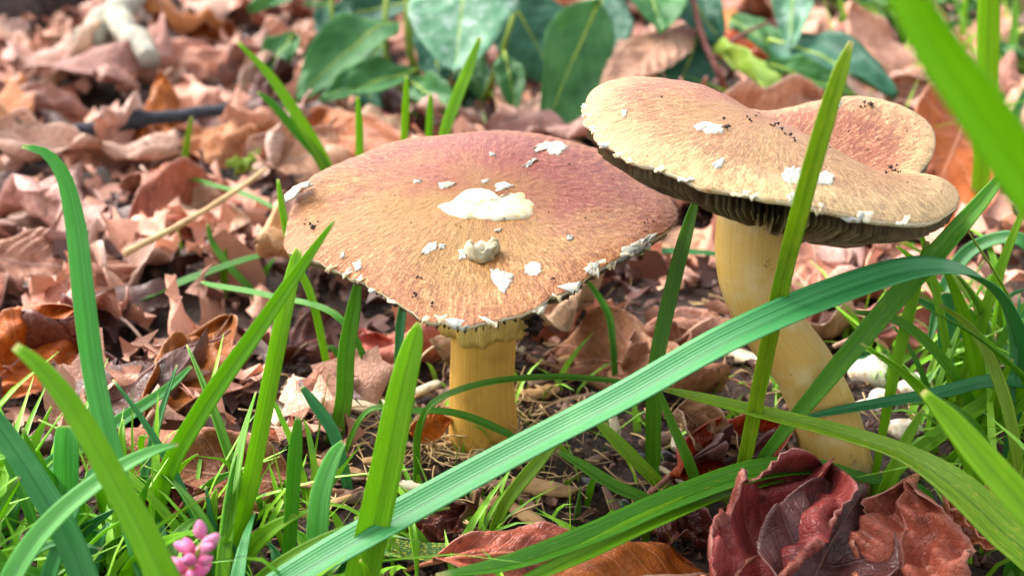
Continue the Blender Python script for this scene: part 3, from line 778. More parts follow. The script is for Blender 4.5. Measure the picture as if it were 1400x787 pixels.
MARKS = [((100, 190), 'by the slate grey twig'), ((240, 110), 'near the pale broken stick'), ((30, 60), 'before the dark log'), ((430, 200), 'left of the orange tan leaf'), ((640, 120), 'behind the broad wine-brown cap'), ((560, 30), 'under the sage green plant'), ((960, 40), 'under the red-stemmed plant'),
         ((1150, 60), 'behind the folded cap'), ((1330, 60), 'beneath the wide blurred blade'), ((1330, 260), 'beside the large ribbed leaf'), ((60, 330), 'around the tall curled blade'), ((270, 300), 'around the dry straw stalk'), ((250, 440), 'behind the crossing blades'), ((450, 420), 'in the shade of the broad cap'), ((880, 400), 'between the two mushrooms'), ((1100, 400), 'behind the bent stem'), ((820, 150), 'beyond the gap between the caps')]
n_leaf = 0
tries = 0
spots = []
while n_leaf < 270 and tries < 9000:
    tries += 1
    y = .30 + 1.25 * random.random() ** 1.35
    x = random.uniform(-1, 1) * (.1 + .52 * y)
    px, py, f = project((x, y, .012))
    if px < -130 or px > 1530 or py < -190: continue
    if py > 620: continue
    if 470 < px < 1300 and py > 470: continue            # open soil round the stems
    if px > 1180 and py > 380: continue
    if px > 170 and y < .37 and px < 520: continue        # low scraps only under the crossing blades
    if any(((x - a) ** 2 + (y - b) ** 2) < (.024 + .012 * y) ** 2 for a, b in spots): continue
    if math.hypot(x - S1[0], y - S1[1]) < .045 or math.hypot(x - S2[0], y - S2[1]) < .045: continue
    spots.append((x, y))
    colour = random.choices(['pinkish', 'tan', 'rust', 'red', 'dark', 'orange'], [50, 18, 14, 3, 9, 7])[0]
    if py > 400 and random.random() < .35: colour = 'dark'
    lm, sm = litter_leaf(random.randrange(len(SHAPES)), colour)
    o = empty('fallen_leaf', (x, y, float(gz(x, y)) + random.uniform(.004, .020) + (.010 if py < 260 else 0)))
    kf = .5 if py > 330 else 1.
    o.rotation_euler = (random.gauss(0, .38 * kf), random.gauss(0, .32 * kf), random.uniform(0, 6.28))
    o.scale = [random.uniform(.62, 1.08) * (.85 if py > 330 else 1)] * 3
    if random.random() < .4: o.rotation_euler[0] += math.pi
    link('blade', lm, o); link('stalk', sm, o)
    where = min(MARKS, key=lambda m: (m[0][0] - px) ** 2 + (1.5 * (m[0][1] - py)) ** 2)[1]
    flipped = abs(o.rotation_euler[0]) > 1.6
    form = ('pale underside up' if flipped else 'upper side showing') if abs(o.rotation_euler[0]) % 3.14 < .3 else ('tilted underside up' if flipped else 'tilted on edge')
    lab = LIT[colour].split(' lying')[0] + ', ' + form + ', ' + where
    tag(o, lab, 'leaf', 'fallen leaves of the litter')
    n_leaf += 1
print('litter', n_leaf, tries)

def place_leaf(name, A, B, wpx, colour, normal, label, seed, cat='leaf', group=None, stalk=.012, nu=44, nv=12, **kw):
    """a leaf from its stalk end A to its tip B"""
    A, B = np.asarray(A, float), np.asarray(B, float)
    L = np.linalg.norm(B - A); wd = pxsize(wpx, (A + B) / 2)
    P = leaf_points(L * 1.06, wd, seed, nu=nu, nv=nv, **kw)
    x = unit(B - A); n = unit(np.asarray(normal, float)); y = unit(np.cross(n, x)); n = np.cross(x, y)
    mats = DRY[colour] if isinstance(colour, str) else colour
    o = empty(name, (A + B) / 2)
    o.matrix_world = Matrix.Translation(Vector((A + B) / 2)) @ Matrix(np.stack([x, y, n], 1).tolist()).to_4x4()
    link('blade', grid_solid('leaf', P, .0003, mats), o)
    if stalk: link('stalk', mesh('stalk', *stalk_on(P, nv, stalk, .0007, None)[:2], [mats[1]]), o)
    return tag(o, label, cat, group)

V0 = (0, -.35, 1)
place_leaf('fallen_leaf', W(990, 775, .250), W(760, 800, .236), 200, 'orange', (.1, -.7, 1), 'orange brown domed leaf with dark veins below the folded green blade', 1, curl=-1.0, curl2=-1.2, bend=-1.1, pleat=.0006, tooth=.06, wob=.002)
place_leaf('fallen_leaf', W(975, 830, .240), W(1125, 650, .272), 190, 'red', (-.4, -.9, .7), 'wet red brown leaf with a rolled pale rim beside the maroon leaf', 2, curl=.7, curl2=.9, rim=2.8, rim2=2.2, bend=.5, pleat=.0014, tooth=.12, wob=.008)
place_leaf('fallen_leaf', W(1080, 850, .236), W(1170, 675, .268), 190, 'dark', (-.1, -.8, .8), 'dark maroon pointed leaf between two red brown leaves', 3, curl=.35, bend=.3, rim=.8, pleat=.0006, wob=.003)
place_leaf('fallen_leaf', W(1225, 870, .233), W(1240, 648, .264), 170, 'red', (-.75, -.9, .4), 'red brown leaf with a curled pale rim and torn tip under the creased blade', 4, curl=.8, curl2=.5, rim=-.5, rim2=3.2, bend=.6, pleat=.0014, tooth=.12, wob=.007, tipcurl=1.2)
place_leaf('fallen_leaf', W(915, 650, .292), W(1085, 575, .306), 110, 'red', (-.1, -.9, .6), 'glossy red brown leaf at the foot of the bent cream stem', 5, curl=.8, curl2=1.0, bend=.5, pleat=.0012, wob=.004)
place_leaf('fallen_leaf', W(930, 560, .302), W(1010, 620, .290), 60, 'tan', (-.2, -.8, .7), 'small pale tan leaf scrap on the glossy red leaf', 51, curl=.6, bend=.4, pleat=.0012, wob=.004, stalk=0)
place_leaf('fallen_leaf', W(600, 765, .251), W(850, 745, .253), 80, 'red', (0, -.5, 1), 'dull red leaf lying flat on the soil under the folded blade', 6, curl=.3, bend=.2, pleat=.0006, tooth=.05, wob=.002)
place_leaf('fallen_leaf', W(395, 660, .282), W(120, 625, .292), 165, 'rust', (.0, -.8, .8), 'large brown domed leaf behind the grass with a curled torn tip', 7, curl=-.9, curl2=-.6, bend=-.7, pleat=.0008, tooth=.04, wob=.004)
place_leaf('fallen_leaf', W(190, 700, .272), W(280, 665, .276), 75, 'red', (.3, -.9, .5), 'small curled red leaf cup in front of the large brown leaf', 8, curl=1.3, curl2=1.2, bend=.9, pleat=.0006, tooth=.08, wob=.003)
place_leaf('fallen_leaf', W(-30, 540, .335), W(95, 430, .36), 130, 'orange', (.5, -.8, .6), 'orange leaf with a pale torn edge at the edge of the litter', 9, curl=.5, curl2=-.9, bend=.5, pleat=.001, tooth=.1, wob=.004)
place_leaf('fallen_leaf', W(700, 480, .40), W(820, 450, .44), 90, 'pinkish', (.1, -.8, .8), 'flat pinkish leaf just behind the straight ochre stem', 10, curl=.3, bend=.3, pleat=.001, wob=.003)
place_leaf('fallen_leaf', W(985, 372, .50), W(835, 430, .45), 75, 'pinkish', (-.2, -.4, 1), 'rolled pinkish brown leaf between the two mushrooms', 11, curl=-2.2, curl2=-1.6, bend=.3, pleat=.001, wob=.003)
place_leaf('fallen_leaf', W(1340, 120, .58), W(1240, 350, .46), 150, 'orange', (-.2, -1, .6), 'large pinkish orange ribbed leaf leaning behind the folded cap', 12, curl=.6, curl2=.3, bend=-.5, pleat=.0022, veins=10, wob=.003)
place_leaf('fallen_leaf', W(1110, 300, .47), W(1120, 420, .40), 90, 'pinkish', (0, -1, .5), 'pink brown ribbed leaf standing behind the bent stem', 13, curl=.5, bend=.3, pleat=.0016, veins=10, wob=.002)
place_leaf('fallen_leaf', W(945, 30, .70), W(820, 130, .60), 80, 'tan', (-.3, -.8, .7), 'pale pleated leaf rising above the edge of the folded cap', 14, curl=-.7, curl2=-.5, bend=-.3, pleat=.0024, veins=11, wob=.002)
place_leaf('fallen_leaf', W(395, 175, .58), W(560, 205, .52), 100, 'orange', (.1, -.9, .6), 'orange tan leaf standing behind the broad wine-brown cap', 15, curl=-.8, curl2=-.5, bend=-.8, pleat=.001, wob=.004)
place_leaf('fallen_leaf', W(-40, 355, .43), W(185, 370, .43), 110, 'pinkish', (0, -.6, .8), 'big pinkish brown ribbed leaf sloping under the tall grass blade', 16, curl=-.7, curl2=-.9, bend=-.3, pleat=.0022, veins=11, wob=.003)
place_leaf('fallen_leaf', W(-40, 290, .50), W(110, 300, .50), 120, 'pinkish', (.2, -.5, .8), 'grey pink leaf folded over beside the tall grass blade', 17, curl=-1.2, curl2=-1.0, bend=.3, pleat=.0012, wob=.004)
place_leaf('fallen_leaf', W(60, 130, .72), W(190, 30, .86), 110, 'tan', (-.5, -.8, .6), 'tan leaf rolled into a trough near the pale broken stick', 18, curl=1.4, curl2=1.2, bend=.2, pleat=.001, wob=.003)
place_leaf('fallen_leaf', W(170, 95, .78), W(330, 70, .82), 75, 'pinkish', (.1, -.9, .8), 'long mauve pink leaf lying across the litter pile', 19, curl=-.6, bend=.2, pleat=.001, wob=.003)
place_leaf('fallen_leaf', W(195, 580, .315), W(300, 455, .36), 90, 'rust', (.4, -.7, .7), 'upright brown leaf behind the crossing grass blades', 20, curl=.7, bend=.3, pleat=.001, wob=.004)
place_leaf('fallen_leaf', W(180, 330, .47), W(330, 250, .54), 110, 'rust', (.1, -.8, .7), 'rust brown leaf under the dry straw stalk', 21, curl=.6, curl2=.9, bend=-.4, pleat=.001, wob=.003)
place_leaf('fallen_leaf', W(560, 590, .31), W(615, 575, .315), 40, 'orange', (0, -1, .4), 'small orange leaf scrap against the straight ochre stem', 22, curl=.4, bend=.3, pleat=.0004, wob=.001, stalk=0)
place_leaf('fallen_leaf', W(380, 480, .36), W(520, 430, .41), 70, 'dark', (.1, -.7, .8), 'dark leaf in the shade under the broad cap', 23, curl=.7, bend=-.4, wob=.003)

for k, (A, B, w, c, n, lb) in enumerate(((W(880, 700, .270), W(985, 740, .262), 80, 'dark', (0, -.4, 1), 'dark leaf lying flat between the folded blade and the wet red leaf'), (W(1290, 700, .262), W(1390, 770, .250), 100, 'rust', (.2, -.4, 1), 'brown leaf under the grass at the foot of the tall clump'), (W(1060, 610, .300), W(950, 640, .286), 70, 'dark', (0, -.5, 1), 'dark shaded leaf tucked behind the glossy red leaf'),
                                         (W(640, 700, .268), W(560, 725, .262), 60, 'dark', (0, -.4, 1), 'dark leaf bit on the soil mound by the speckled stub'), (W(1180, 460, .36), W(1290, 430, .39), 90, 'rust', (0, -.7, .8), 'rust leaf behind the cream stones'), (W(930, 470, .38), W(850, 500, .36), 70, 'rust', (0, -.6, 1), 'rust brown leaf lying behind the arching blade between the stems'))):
    place_leaf('fallen_leaf', A, B, w, c, n, lb, 300 + k, curl=.5, rim=.8, bend=.4, pleat=.0008, wob=.004, tooth=.05)
# torn bits of leaf filling the litter, too many and small to count
for colour, num in (('pinkish', 1300), ('rust', 500), ('dark', 700)):
    p = Pile()
    for k in range(num):
        y = .30 + 1.25 * random.random() ** 1.4; x = random.uniform(-1, 1) * (.12 + .52 * y)
        px, py, f = project((x, y, 0))
        if 480 < px < 1300 and py > 480: continue
        P = SHAPES[random.randrange(len(SHAPES))]
        a, b = random.randint(3, 7), random.randint(3, 6)
        i0, j0 = random.randint(1, 23 - a), random.randint(0, 14 - b)
        Q = P[i0:i0 + a + 1, j0:j0 + b + 1].copy(); Q -= Q.mean((0, 1))
        Q[[0, -1]] += rng.normal(0, .0022, (2, b + 1, 3)); Q[:, [0, -1]] += rng.normal(0, .0018, (a + 1, 2, 3))
        for ci, cj, ti, tj in ((0, 0, 1, 1), (0, -1, 1, -2), (-1, 0, -2, 1), (-1, -1, -2, -2)): Q[ci, cj] = Q[ti, tj] * .8 + Q[ci, cj] * .2
        Rz = np.array(Matrix.Rotation(random.uniform(0, 6.28), 3, 'Z') @ Matrix.Rotation(random.gauss(0, .7), 3, 'X') @ Matrix.Rotation(random.gauss(0, .5), 3, 'Y'))
        Q = Q.reshape(-1, 3) @ Rz.T * random.uniform(.7, 1.2) + (x, y, float(gz(x, y)) + random.uniform(.004, .018))
        ii = np.arange((a + 1) * (b + 1)).reshape(a + 1, b + 1)
        p.add(Q, [tuple(q) for q in np.stack([ii[:-1, :-1], ii[1:, :-1], ii[1:, 1:], ii[:-1, 1:]], -1).reshape(-1, 4)])
    tag(link('leaf_scraps', p.mesh('leaf_scraps', DRY[colour][0])), {'pinkish': 'pinkish', 'rust': 'rust brown', 'dark': 'dark brown'}[colour] + ' torn leaf scraps filling the gaps of the leaf litter', kind='stuff')
p = Pile()
for k in range(9000):
    y = .26 + 1.35 * random.random() ** 1.4; x = random.uniform(-1, 1) * (.12 + .52 * y)
    s = random.uniform(.0010, .0040) * (.7 if y < .34 else 1) * (1 + 1.1 * min(max(y - .35, 0) / .5, 1))
    c = np.array([x, y, float(gz(x, y)) + random.uniform(0, .004)])
    V = np.array([(-1, -.5, 0), (0, -.7, .2), (1, -.4, 0), (1.1, .4, .1), (.1, .6, -.2), (-.9, .5, .1)]) * s * rng.uniform(.35, 1.25, (6, 1)) * np.array([rng.uniform(.6, 1.5), rng.uniform(.4, 1), 1])
    V[:, 2] += rng.normal(0, s * .22, 6)
    Rz = np.array(Matrix.Rotation(random.uniform(0, 6.28), 3, 'Z') @ Matrix.Rotation(random.gauss(0, .5), 3, 'X'))
    Vt = V @ Rz.T
    p.add(np.vstack([Vt + c, Vt + c - (0, 0, .0003)]), [(0, 1, 4, 5), (1, 2, 3, 4), (11, 10, 7, 6), (10, 9, 8, 7), (0, 6, 7, 1), (1, 7, 8, 2), (2, 8, 9, 3), (3, 9, 10, 4), (4, 10, 11, 5), (5, 11, 6, 0)])
FRAG = simple_mat('leaf_fragments', srgb(84, 50, 40), srgb(140, 96, 76), 28, .6, (.4, .001), None, srgb(48, 30, 26))
tag(link('leaf_fragments', p.mesh('leaf_fragments', FRAG)), 'crumbled brown leaf fragments covering the soil', kind='stuff')
# ------------------------------------------------------------------ broad-leaved plants behind
def green_leaf_mat(name, c1, c2, ctr, rough=.55, frost=0.):
    s = M(name); u, v = s.uv(); ob = s.obj(); r = s.rnd()
    f = s.noise(ob, 70, 4, .6); fine = s.noise(ob, 380, 3, .6)
    col = s.mix(s.mapr(f, .35, .65), c1, c2)
    across = s.math('ABSOLUTE', s.math('SUBTRACT', v, .5))
    ph = s.math('FRACT', s.math('MULTIPLY', s.math('SUBTRACT', u, s.math('MULTIPLY', across, .7)), 7))
    lat = s.mapr(s.math('ABSOLUTE', s.math('SUBTRACT', ph, .5)), .02, .09, .5, 0)
    vv = s.math('MAXIMUM', lat, s.mapr(across, .01, .03, 1, 0))
    col = s.mix(s.math('MULTIPLY', vv, .5), col, s.hsv(c2, .49, .8, 1.5))
    if frost: col = s.mix(s.mapr(s.noise(ob, 150, 4, .7), .5, .66, 0, frost), col, srgb(196, 214, 204))
    s.set(col, rough, .5)
    nb = s.bump(s.math('ADD', s.math('MULTIPLY', vv, -.6), fine), .4, .001)
    s.translucent(ctr, .32, nb)
    return s.m
PG = green_leaf_mat('sage_leaf', srgb(44, 104, 48), srgb(76, 136, 68), srgb(110, 170, 44))
PB = green_leaf_mat('blue_green_leaf', srgb(34, 88, 66), srgb(62, 122, 92), srgb(70, 136, 54))
PF = green_leaf_mat('frosted_leaf', srgb(70, 130, 90), srgb(112, 166, 128), srgb(120, 176, 80), .5, .7)
PY = green_leaf_mat('yellow_green_leaf', srgb(120, 160, 40), srgb(156, 180, 70), srgb(170, 190, 40))
STG = simple_mat('green_stem', srgb(110, 140, 40), srgb(150, 170, 60), 90, .5)
STR = simple_mat('red_stem', srgb(120, 66, 60), srgb(150, 96, 84), 90, .5)

def plant(name, base, label, stems, leaves, group='leafy plants behind the mushrooms'):
    root = empty(name, base); b = np.asarray(base)
    tag(root, label, 'plant', group)
    for k, (pts, r, m) in enumerate(stems):
        A = catmull(pts, 22)
        V, F, uv = tube_data(A, np.linspace(r, r * .6, 22), 8)
        link('stem', mesh('stem', V - b, F, [m], uv=uv), root)
    for k, (A, B, w, m, nrm, kw) in enumerate(leaves):
        A, B = np.asarray(A), np.asarray(B); L = np.linalg.norm(B - A)
        kw = dict(dict(curl=.5, bend=-.5, fold=.12, pleat=.0006, veins=7, tooth=0, wob=.002, shape=(.85, .8)), **kw)
        P = leaf_points(L * 1.05, pxsize(w, (A + B) / 2), 900 + k + int(abs(A[0]) * 1e4), nu=28, nv=8, **kw)
        x = unit(B - A); n = unit(np.asarray(nrm, float)); y = unit(np.cross(n, x)); n = np.cross(x, y)
        Rm = np.stack([x, y, n], 1)
        Pw = P @ Rm.T + (A + B) / 2 - b
        lf = link('leaf', grid_solid('leaf', Pw, .0003, [m]), root)
        V, F, uv = tube_data(Pw[::2, 8] - np.array(Rm[:, 2]) * .0003, np.linspace(.0011, .0003, len(Pw[::2])), 6)
        link('midrib', mesh('midrib', V, F, [STG], uv=uv), lf)
    return root
f_ = (0, -1, .5)
b0 = G(640, 150)
plant('leafy_plant', b0, 'sage green leafy plant with drooping leaves behind the broad wine-brown cap',
      [([b0 - (0, 0, .01), W(566, 90, .70), W(558, -60, .72)], .003, STG), ([b0 + (.01, .005, -.01), W(582, 80, .70), W(566, 20, .69), W(575, -70, .70)], .0024, STG), ([b0 + (-.012, .004, -.01), W(535, 100, .70), W(530, -60, .72)], .002, STG), ([b0 + (-.03, .01, -.01), W(470, 90, .72), W(450, -50, .74)], .0018, STG), ([b0 + (.004, 0, -.01), W(690, 60, .68), W(720, -40, .70)], .0018, STG),
       ([W(760, 110, .64) * (1, 1, 0), W(765, 90, .64), W(812, 0, .66), W(850, -60, .68)], .0014, STG)],
      [(W(640, -60, .66), W(622, 92, .60), 150, PF, (0, -1, .35), dict(curl=-.4, bend=-.3, shape=(.7, .6))), (W(815, 8, .66), W(735, 195, .60), 105, PG, (.3, -1, .3), dict(curl=.5, fold=.3, bend=.3)),
       (W(540, 20, .70), W(405, 125, .64), 80, PG, (-.2, -.8, .8), dict(bend=-.9)), (W(570, 95, .67), W(440, 135, .63), 62, PG, (0, -.7, .9), dict(bend=-.4)), (W(560, 110, .66), W(620, 150, .62), 50, PG, (0, -.8, .7), {}),
       (W(560, 0, .72), W(440, 30, .74), 60, PB, (0, -.8, .6), {}), (W(590, 30, .70), W(600, 120, .66), 60, PB, (.1, -1, .4), {}), (W(700, 0, .70), W(760, 110, .68), 110, PB, (0, -1, .3), {}),
       (W(480, -60, .72), W(340, 10, .70), 60, PG, (0, -.7, .8), {}), (W(640, -40, .74), W(560, 60, .72), 60, PG, (0, -1, .4), {}), (W(690, 70, .66), W(705, 150, .63), 40, PG, (0, -1, .5), {}), (W(470, 60, .70), W(520, 160, .66), 44, PB, (0, -1, .4), {})] +
      [(W(x_, y_, .74), W(x_ + dx_, y_ + dy_, .70), w_, m_, (dx_ / 200, -1, .5), {}) for x_, y_, dx_, dy_, w_, m_ in ((400, 40, -40, 70, 46, PG), (450, 0, 20, 80, 56, PB), (520, 60, -60, 60, 50, PG), (620, 60, 40, 70, 56, PG), (660, 90, -40, 60, 50, PB), (780, 60, 60, 80, 60, PG), (820, -10, 20, 90, 70, PB), (700, 110, 30, 60, 44, PG), (500, 110, 40, 50, 40, PY), (850, 60, -30, 80, 54, PG), (600, -20, -30, 80, 60, PG), (740, -30, -50, 90, 64, PB))])
b1 = G(990, 120)
plant('leafy_plant', b1, 'red-stemmed leafy plant with blue green leaves behind the folded cap',
      [([b1 - (0, 0, .01), W(985, 105, .66), W(960, 50, .68), W(938, -50, .70)], .0022, STR), ([W(975, 80, .665), W(1010, 50, .68), W(1080, 20, .70)], .0013, STR), ([W(955, 45, .68), W(930, 42, .68), W(905, 52, .67)], .001, STR)],
      [(W(1055, 45, .66), W(1222, 125, .60), 75, PB, (0, -.7, .9), dict(bend=-.5)), (W(1082, -70, .70), W(1085, 58, .64), 62, PF, (0, -1, .3), {}), (W(985, 60, .66), W(1078, 158, .58), 62, PY, (.6, -.8, .4), dict(fold=.4)),
       (W(880, -40, .72), W(905, 35, .66), 100, PG, (0, -.8, .6), {}), (W(930, -20, .72), W(985, 50, .68), 70, PB, (0, -1, .4), {}), (W(960, 40, .70), W(915, 150, .66), 80, PB, (0, -1, .4), {}), (W(1000, 20, .72), W(1075, 80, .68), 50, PG, (0, -.8, .8), {}), (W(1050, 90, .62), W(1170, 130, .60), 40, PG, (0, -.8, .8), {})])
b2 = G(345, 245)
plant('seedling', b2, 'tiny bright green seedling sprouting from the leaf litter',
      [([b2 - (0, 0, .004), W(340, 240, b2[1]), W(340, 222, b2[1])], .0008, STG)],
      [(W(342, 222, .55), W(310, 226, .54), 18, PY, (0, -.5, 1), {}), (W(342, 222, .55), W(356, 204, .55), 16, PY, (0, -.5, 1), {}), (W(342, 224, .55), W(362, 238, .54), 16, PY, (0, -.5, 1), {}), (W(340, 222, .55), W(322, 240, .54), 16, PY, (0, -.5, 1), {})], 'seedlings')
b3 = G(1180, 60)
for px, py, Y0, lb in ((1210, 30, .80, 'weedy green plant with small leaves beside the blue green leaf'), (1300, 20, .85, 'weedy green plant with small leaves under the wide blurred blade'), (1130, 10, .95, 'weedy green plant with small leaves behind the frosted leaf tip'), (1390, 120, .66, 'weedy green plant with small leaves beside the broad bright upright blade'), (470, 10, .95, 'weedy green plant with small leaves behind the sage green plant')):
    bw = G(px, py + 42); bw[2] = float(gz(bw[0], bw[1]))
    lv = []
    for i in range(11):
        a_ = i * 2.4; L_ = random.uniform(.018, .034); h0 = random.uniform(.012, .05)
        A_ = bw + (0, 0, h0); lv.append((A_, A_ + np.array([math.cos(a_) * L_, math.sin(a_) * L_, random.uniform(-.006, .012)]), random.uniform(22, 34), random.choice([PG, PY, PG]), (0, -.4, 1), {}))
    plant('weed_plant', bw, lb, [([bw - (0, 0, .004), bw + (.002, 0, .025), bw + (0, .003, .052)], .0012, STG)], lv, 'weedy plants')
plant('seedling', b3, 'low pale green seedlings growing in the litter beyond the folded cap',
      [([b3 - (0, 0, .004), b3 + (0, 0, .02)], .001, STG)],
      [(b3 + (0, 0, .02), b3 + (dx, dy, .02 + dz), 30, PY if i % 2 else PG, (0, -.5, 1), {}) for i, (dx, dy, dz) in enumerate([(.03, 0, .01), (-.03, .01, .005), (.01, .03, .02), (.04, .03, 0), (-.02, -.03, .01), (.02, -.03, .015)])], 'seedlings')

# ------------------------------------------------------------------ grass
def ribbon(A, mats, nrm, vdepth=.22, seg=26, m=4, th=.00028, twist=0.):
    """A: rows of x y z width from the base to the tip"""
    A = catmull(A, seg); p, w = A[:, :3], np.maximum(A[:, 3], .0003)
    t = unit(np.gradient(p, axis=0))
    n0 = nrm(p) if callable(nrm) else np.broadcast_to(np.asarray(nrm, float), p.shape)
    b = unit(np.cross(n0, t)); n = np.cross(t, b)
    if twist:
        a = (np.linspace(0, 1, seg) * twist)[:, None]
        b, n = b * np.cos(a) + n * np.sin(a), n * np.cos(a) - b * np.sin(a)
    s = np.linspace(-1, 1, 2 * m + 1)
    prof = np.abs(s) ** 1.3 - .3
    P = p[:, None, :] + b[:, None, :] * (s[None, :, None] * w[:, None, None] * .5) + n[:, None, :] * (prof[None, :, None] * w[:, None, None] * vdepth)
    return P, th

def camnormal(k=.7, side=(0, 0, 0)):
    return lambda p: unit(CP - p) * k + np.array([0, 0, 1 - k]) + np.asarray(side, float)

def blade(pts, mat, label, nrm=None, group=None, vdepth=.22, twist=0., seg=30):
    """pts: (px, py, forward distance, width in px) from the base to the tip; the base is carried on down into the soil"""
    A = np.array([np.r_[W(a, b, c), 0] for a, b, c, d in pts])
    A[:, 3] = [pxsize(d, A[i, :3]) for i, (a, b, c, d) in enumerate(pts)]
    b = A[0]
    g0 = float(gz(b[0], b[1]))
    if b[2] > g0 + .001:
        d = A[0, :3] - A[1, :3]; d = d / (np.linalg.norm(d) + 1e-9)
        h = b[2] - g0 + .003
        f = b.copy(); f[:3] += np.array([d[0] * h * .5, d[1] * h * .3, -h]); f[3] *= .8
        A = np.vstack([f, A])
    P, th = ribbon(A, [mat], nrm or camnormal(), vdepth, seg, 4, twist=twist)
    o = np.array([A[0, 0], A[0, 1], A[0, 2]])
    return tag(link('grass_blade', grid_solid('grass_blade', P - o, th, [mat]), loc=o), label, 'grass blade', group)

UPN = camnormal(.25)
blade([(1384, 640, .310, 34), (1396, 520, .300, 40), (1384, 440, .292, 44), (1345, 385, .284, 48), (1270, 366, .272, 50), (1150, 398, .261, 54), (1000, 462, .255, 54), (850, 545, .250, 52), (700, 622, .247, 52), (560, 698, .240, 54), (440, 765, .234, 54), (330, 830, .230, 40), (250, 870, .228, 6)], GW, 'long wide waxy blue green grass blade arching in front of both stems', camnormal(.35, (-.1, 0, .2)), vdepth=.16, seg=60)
blade([(492, 800, .236, 44), (505, 745, .238, 44), (528, 640, .240, 42), (550, 530, .243, 36), (566, 465, .245, 24), (573, 441, .246, 6)], GB, 'thick bright lime green upright grass blade with rounded tip before the straight stem', camnormal(.9))
blade([(988, 780, .284, 14), (1010, 670, .280, 17), (1040, 520, .273, 20), (1066, 400, .262, 22), (1096, 280, .248, 24), (1130, 160, .243, 24), (1152, 90, .242, 18), (1164, 57, .242, 5)], GY, 'tall straight yellow green grass blade crossing in front of the folded cap', camnormal(.9))
blade([(205, 800, .235, 26), (160, 650, .242, 28), (130, 520, .25, 28), (114, 400, .255, 28), (102, 300, .26, 25), (84, 235, .262, 18), (60, 208, .262, 12), (30, 200, .262, 5)], GM, 'tall grass blade with its tip curling over beside the ribbed leaf', camnormal(.8))
blade([(240, 830, .195, 40), (205, 750, .197, 40), (150, 645, .20, 34), (95, 550, .202, 28), (50, 497, .203, 20), (20, 473, .204, 10)], GB, 'soft bright green grass blade leaning left over the lawn grass', camnormal(.9))
blade([(0, 830, .21, 30), (40, 750, .215, 32), (95, 690, .22, 30), (160, 642, .225, 24), (215, 614, .23, 14), (244, 607, .232, 4)], GM, 'pale waxy grass blade arching low over the pink flower spike', camnormal(.4))
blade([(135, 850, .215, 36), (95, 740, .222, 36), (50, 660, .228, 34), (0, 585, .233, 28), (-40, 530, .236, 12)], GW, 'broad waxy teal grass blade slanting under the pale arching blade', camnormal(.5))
blade([(88, 800, .246, 30), (90, 700, .248, 31), (91, 600, .252, 30), (92, 582, .253, 24)], GM, 'short broad teal grass blade with a cut square tip', camnormal(.7))
blade([(205, 760, .262, 18), (225, 655, .262, 24), (280, 555, .260, 26), (350, 455, .257, 22), (405, 375, .254, 16), (440, 325, .252, 8), (456, 303, .251, 3)], GB, 'slender grass blade whose tip touches the left edge of the broad cap', camnormal(.7))
blade([(305, 800, .256, 20), (335, 690, .258, 22), (362, 560, .261, 22), (386, 440, .264, 21), (402, 365, .268, 16), (408, 340, .270, 8)], GB, 'upright grass stalk ending just under the left edge of the broad cap', camnormal(.8))
blade([(75, 447, .40, 14), (180, 412, .405, 15), (270, 378, .41, 14), (340, 354, .415, 11), (392, 342, .42, 5)], GD, 'long low grass blade lying across the litter behind the tall curled blade', UPN)
blade([(440, 640, .31, 18), (468, 560, .312, 22), (474, 480, .315, 22), (484, 420, .317, 18), (490, 382, .318, 8)], GD, 'dark teal grass blade standing under the broad cap', camnormal(.8))
blade([(430, 815, .246, 28), (433, 740, .248, 28), (440, 670, .251, 26), (458, 620, .255, 18), (470, 604, .256, 8)], GM, 'pale flat grass blade standing beside the bright lime blade', camnormal(.7))
blade([(470, 640, .285, 14), (455, 590, .288, 16), (430, 552, .291, 14), (412, 528, .293, 6)], GW, 'short pale grass blade bent left over the wood chips', camnormal(.6))
blade([(393, 800, .25, 16), (399, 690, .252, 18), (405, 600, .254, 16), (408, 570, .255, 6)], GD, 'short dark upright grass blade beside the pale flat blade', camnormal(.85))
blade([(1265, 672, .283, 14), (1190, 656, .281, 18), (1115, 640, .275, 30), (1040, 645, .270, 38), (930, 680, .258, 36), (800, 735, .243, 34), (690, 772, .234, 26), (596, 786, .231, 6)], GD, 'glossy folded green grass blade bent over the red leaves', camnormal(.3), vdepth=.28)
blade([(1110, 655, .281, 16), (1000, 668, .266, 26), (890, 712, .250, 30), (790, 760, .238, 26), (690, 805, .230, 10)], GB, 'second green grass blade under the glossy folded one', camnormal(.35))
blade([(1440, 790, .225, 60), (1370, 724, .234, 58), (1300, 660, .243, 46), (1240, 622, .252, 30), (1160, 594, .264, 24), (1050, 566, .274, 20), (960, 544, .28, 15), (902, 530, .285, 6)], GY, 'creased grass blade with yellow streaks stretching low across the bent stem', camnormal(.5))
blade([(1020, 660, .286, 12), (1065, 598, .286, 16), (1130, 520, .286, 24), (1210, 425, .286, 28), (1290, 335, .288, 26), (1350, 265, .29, 18), (1380, 226, .292, 5)], GD, 'dark green grass blade slanting up right across the bent cream stem', camnormal(.8))
blade([(1560, 500, .165, 60), (1470, 340, .160, 64), (1400, 240, .156, 68), (1340, 150, .153, 66), (1280, 65, .150, 58), (1225, -30, .148, 44), (1180, -110, .147, 10)], GB, 'wide blurred lime green grass blade hanging above the litter by the folded cap', camnormal(.9))
blade([(1460, 760, .20, 40), (1400, 690, .205, 42), (1340, 622, .21, 38), (1295, 570, .214, 26), (1262, 535, .216, 8)], GB, 'soft bright green blade pointing left over the creased yellow streaked blade', camnormal(.8))
blade([(893, 690, .297, 18), (893, 600, .298, 20), (897, 500, .30, 20), (915, 410, .305, 20), (938, 320, .31, 17), (955, 262, .314, 6)], GD, 'upright grass blade rising between the two mushrooms', camnormal(.85))
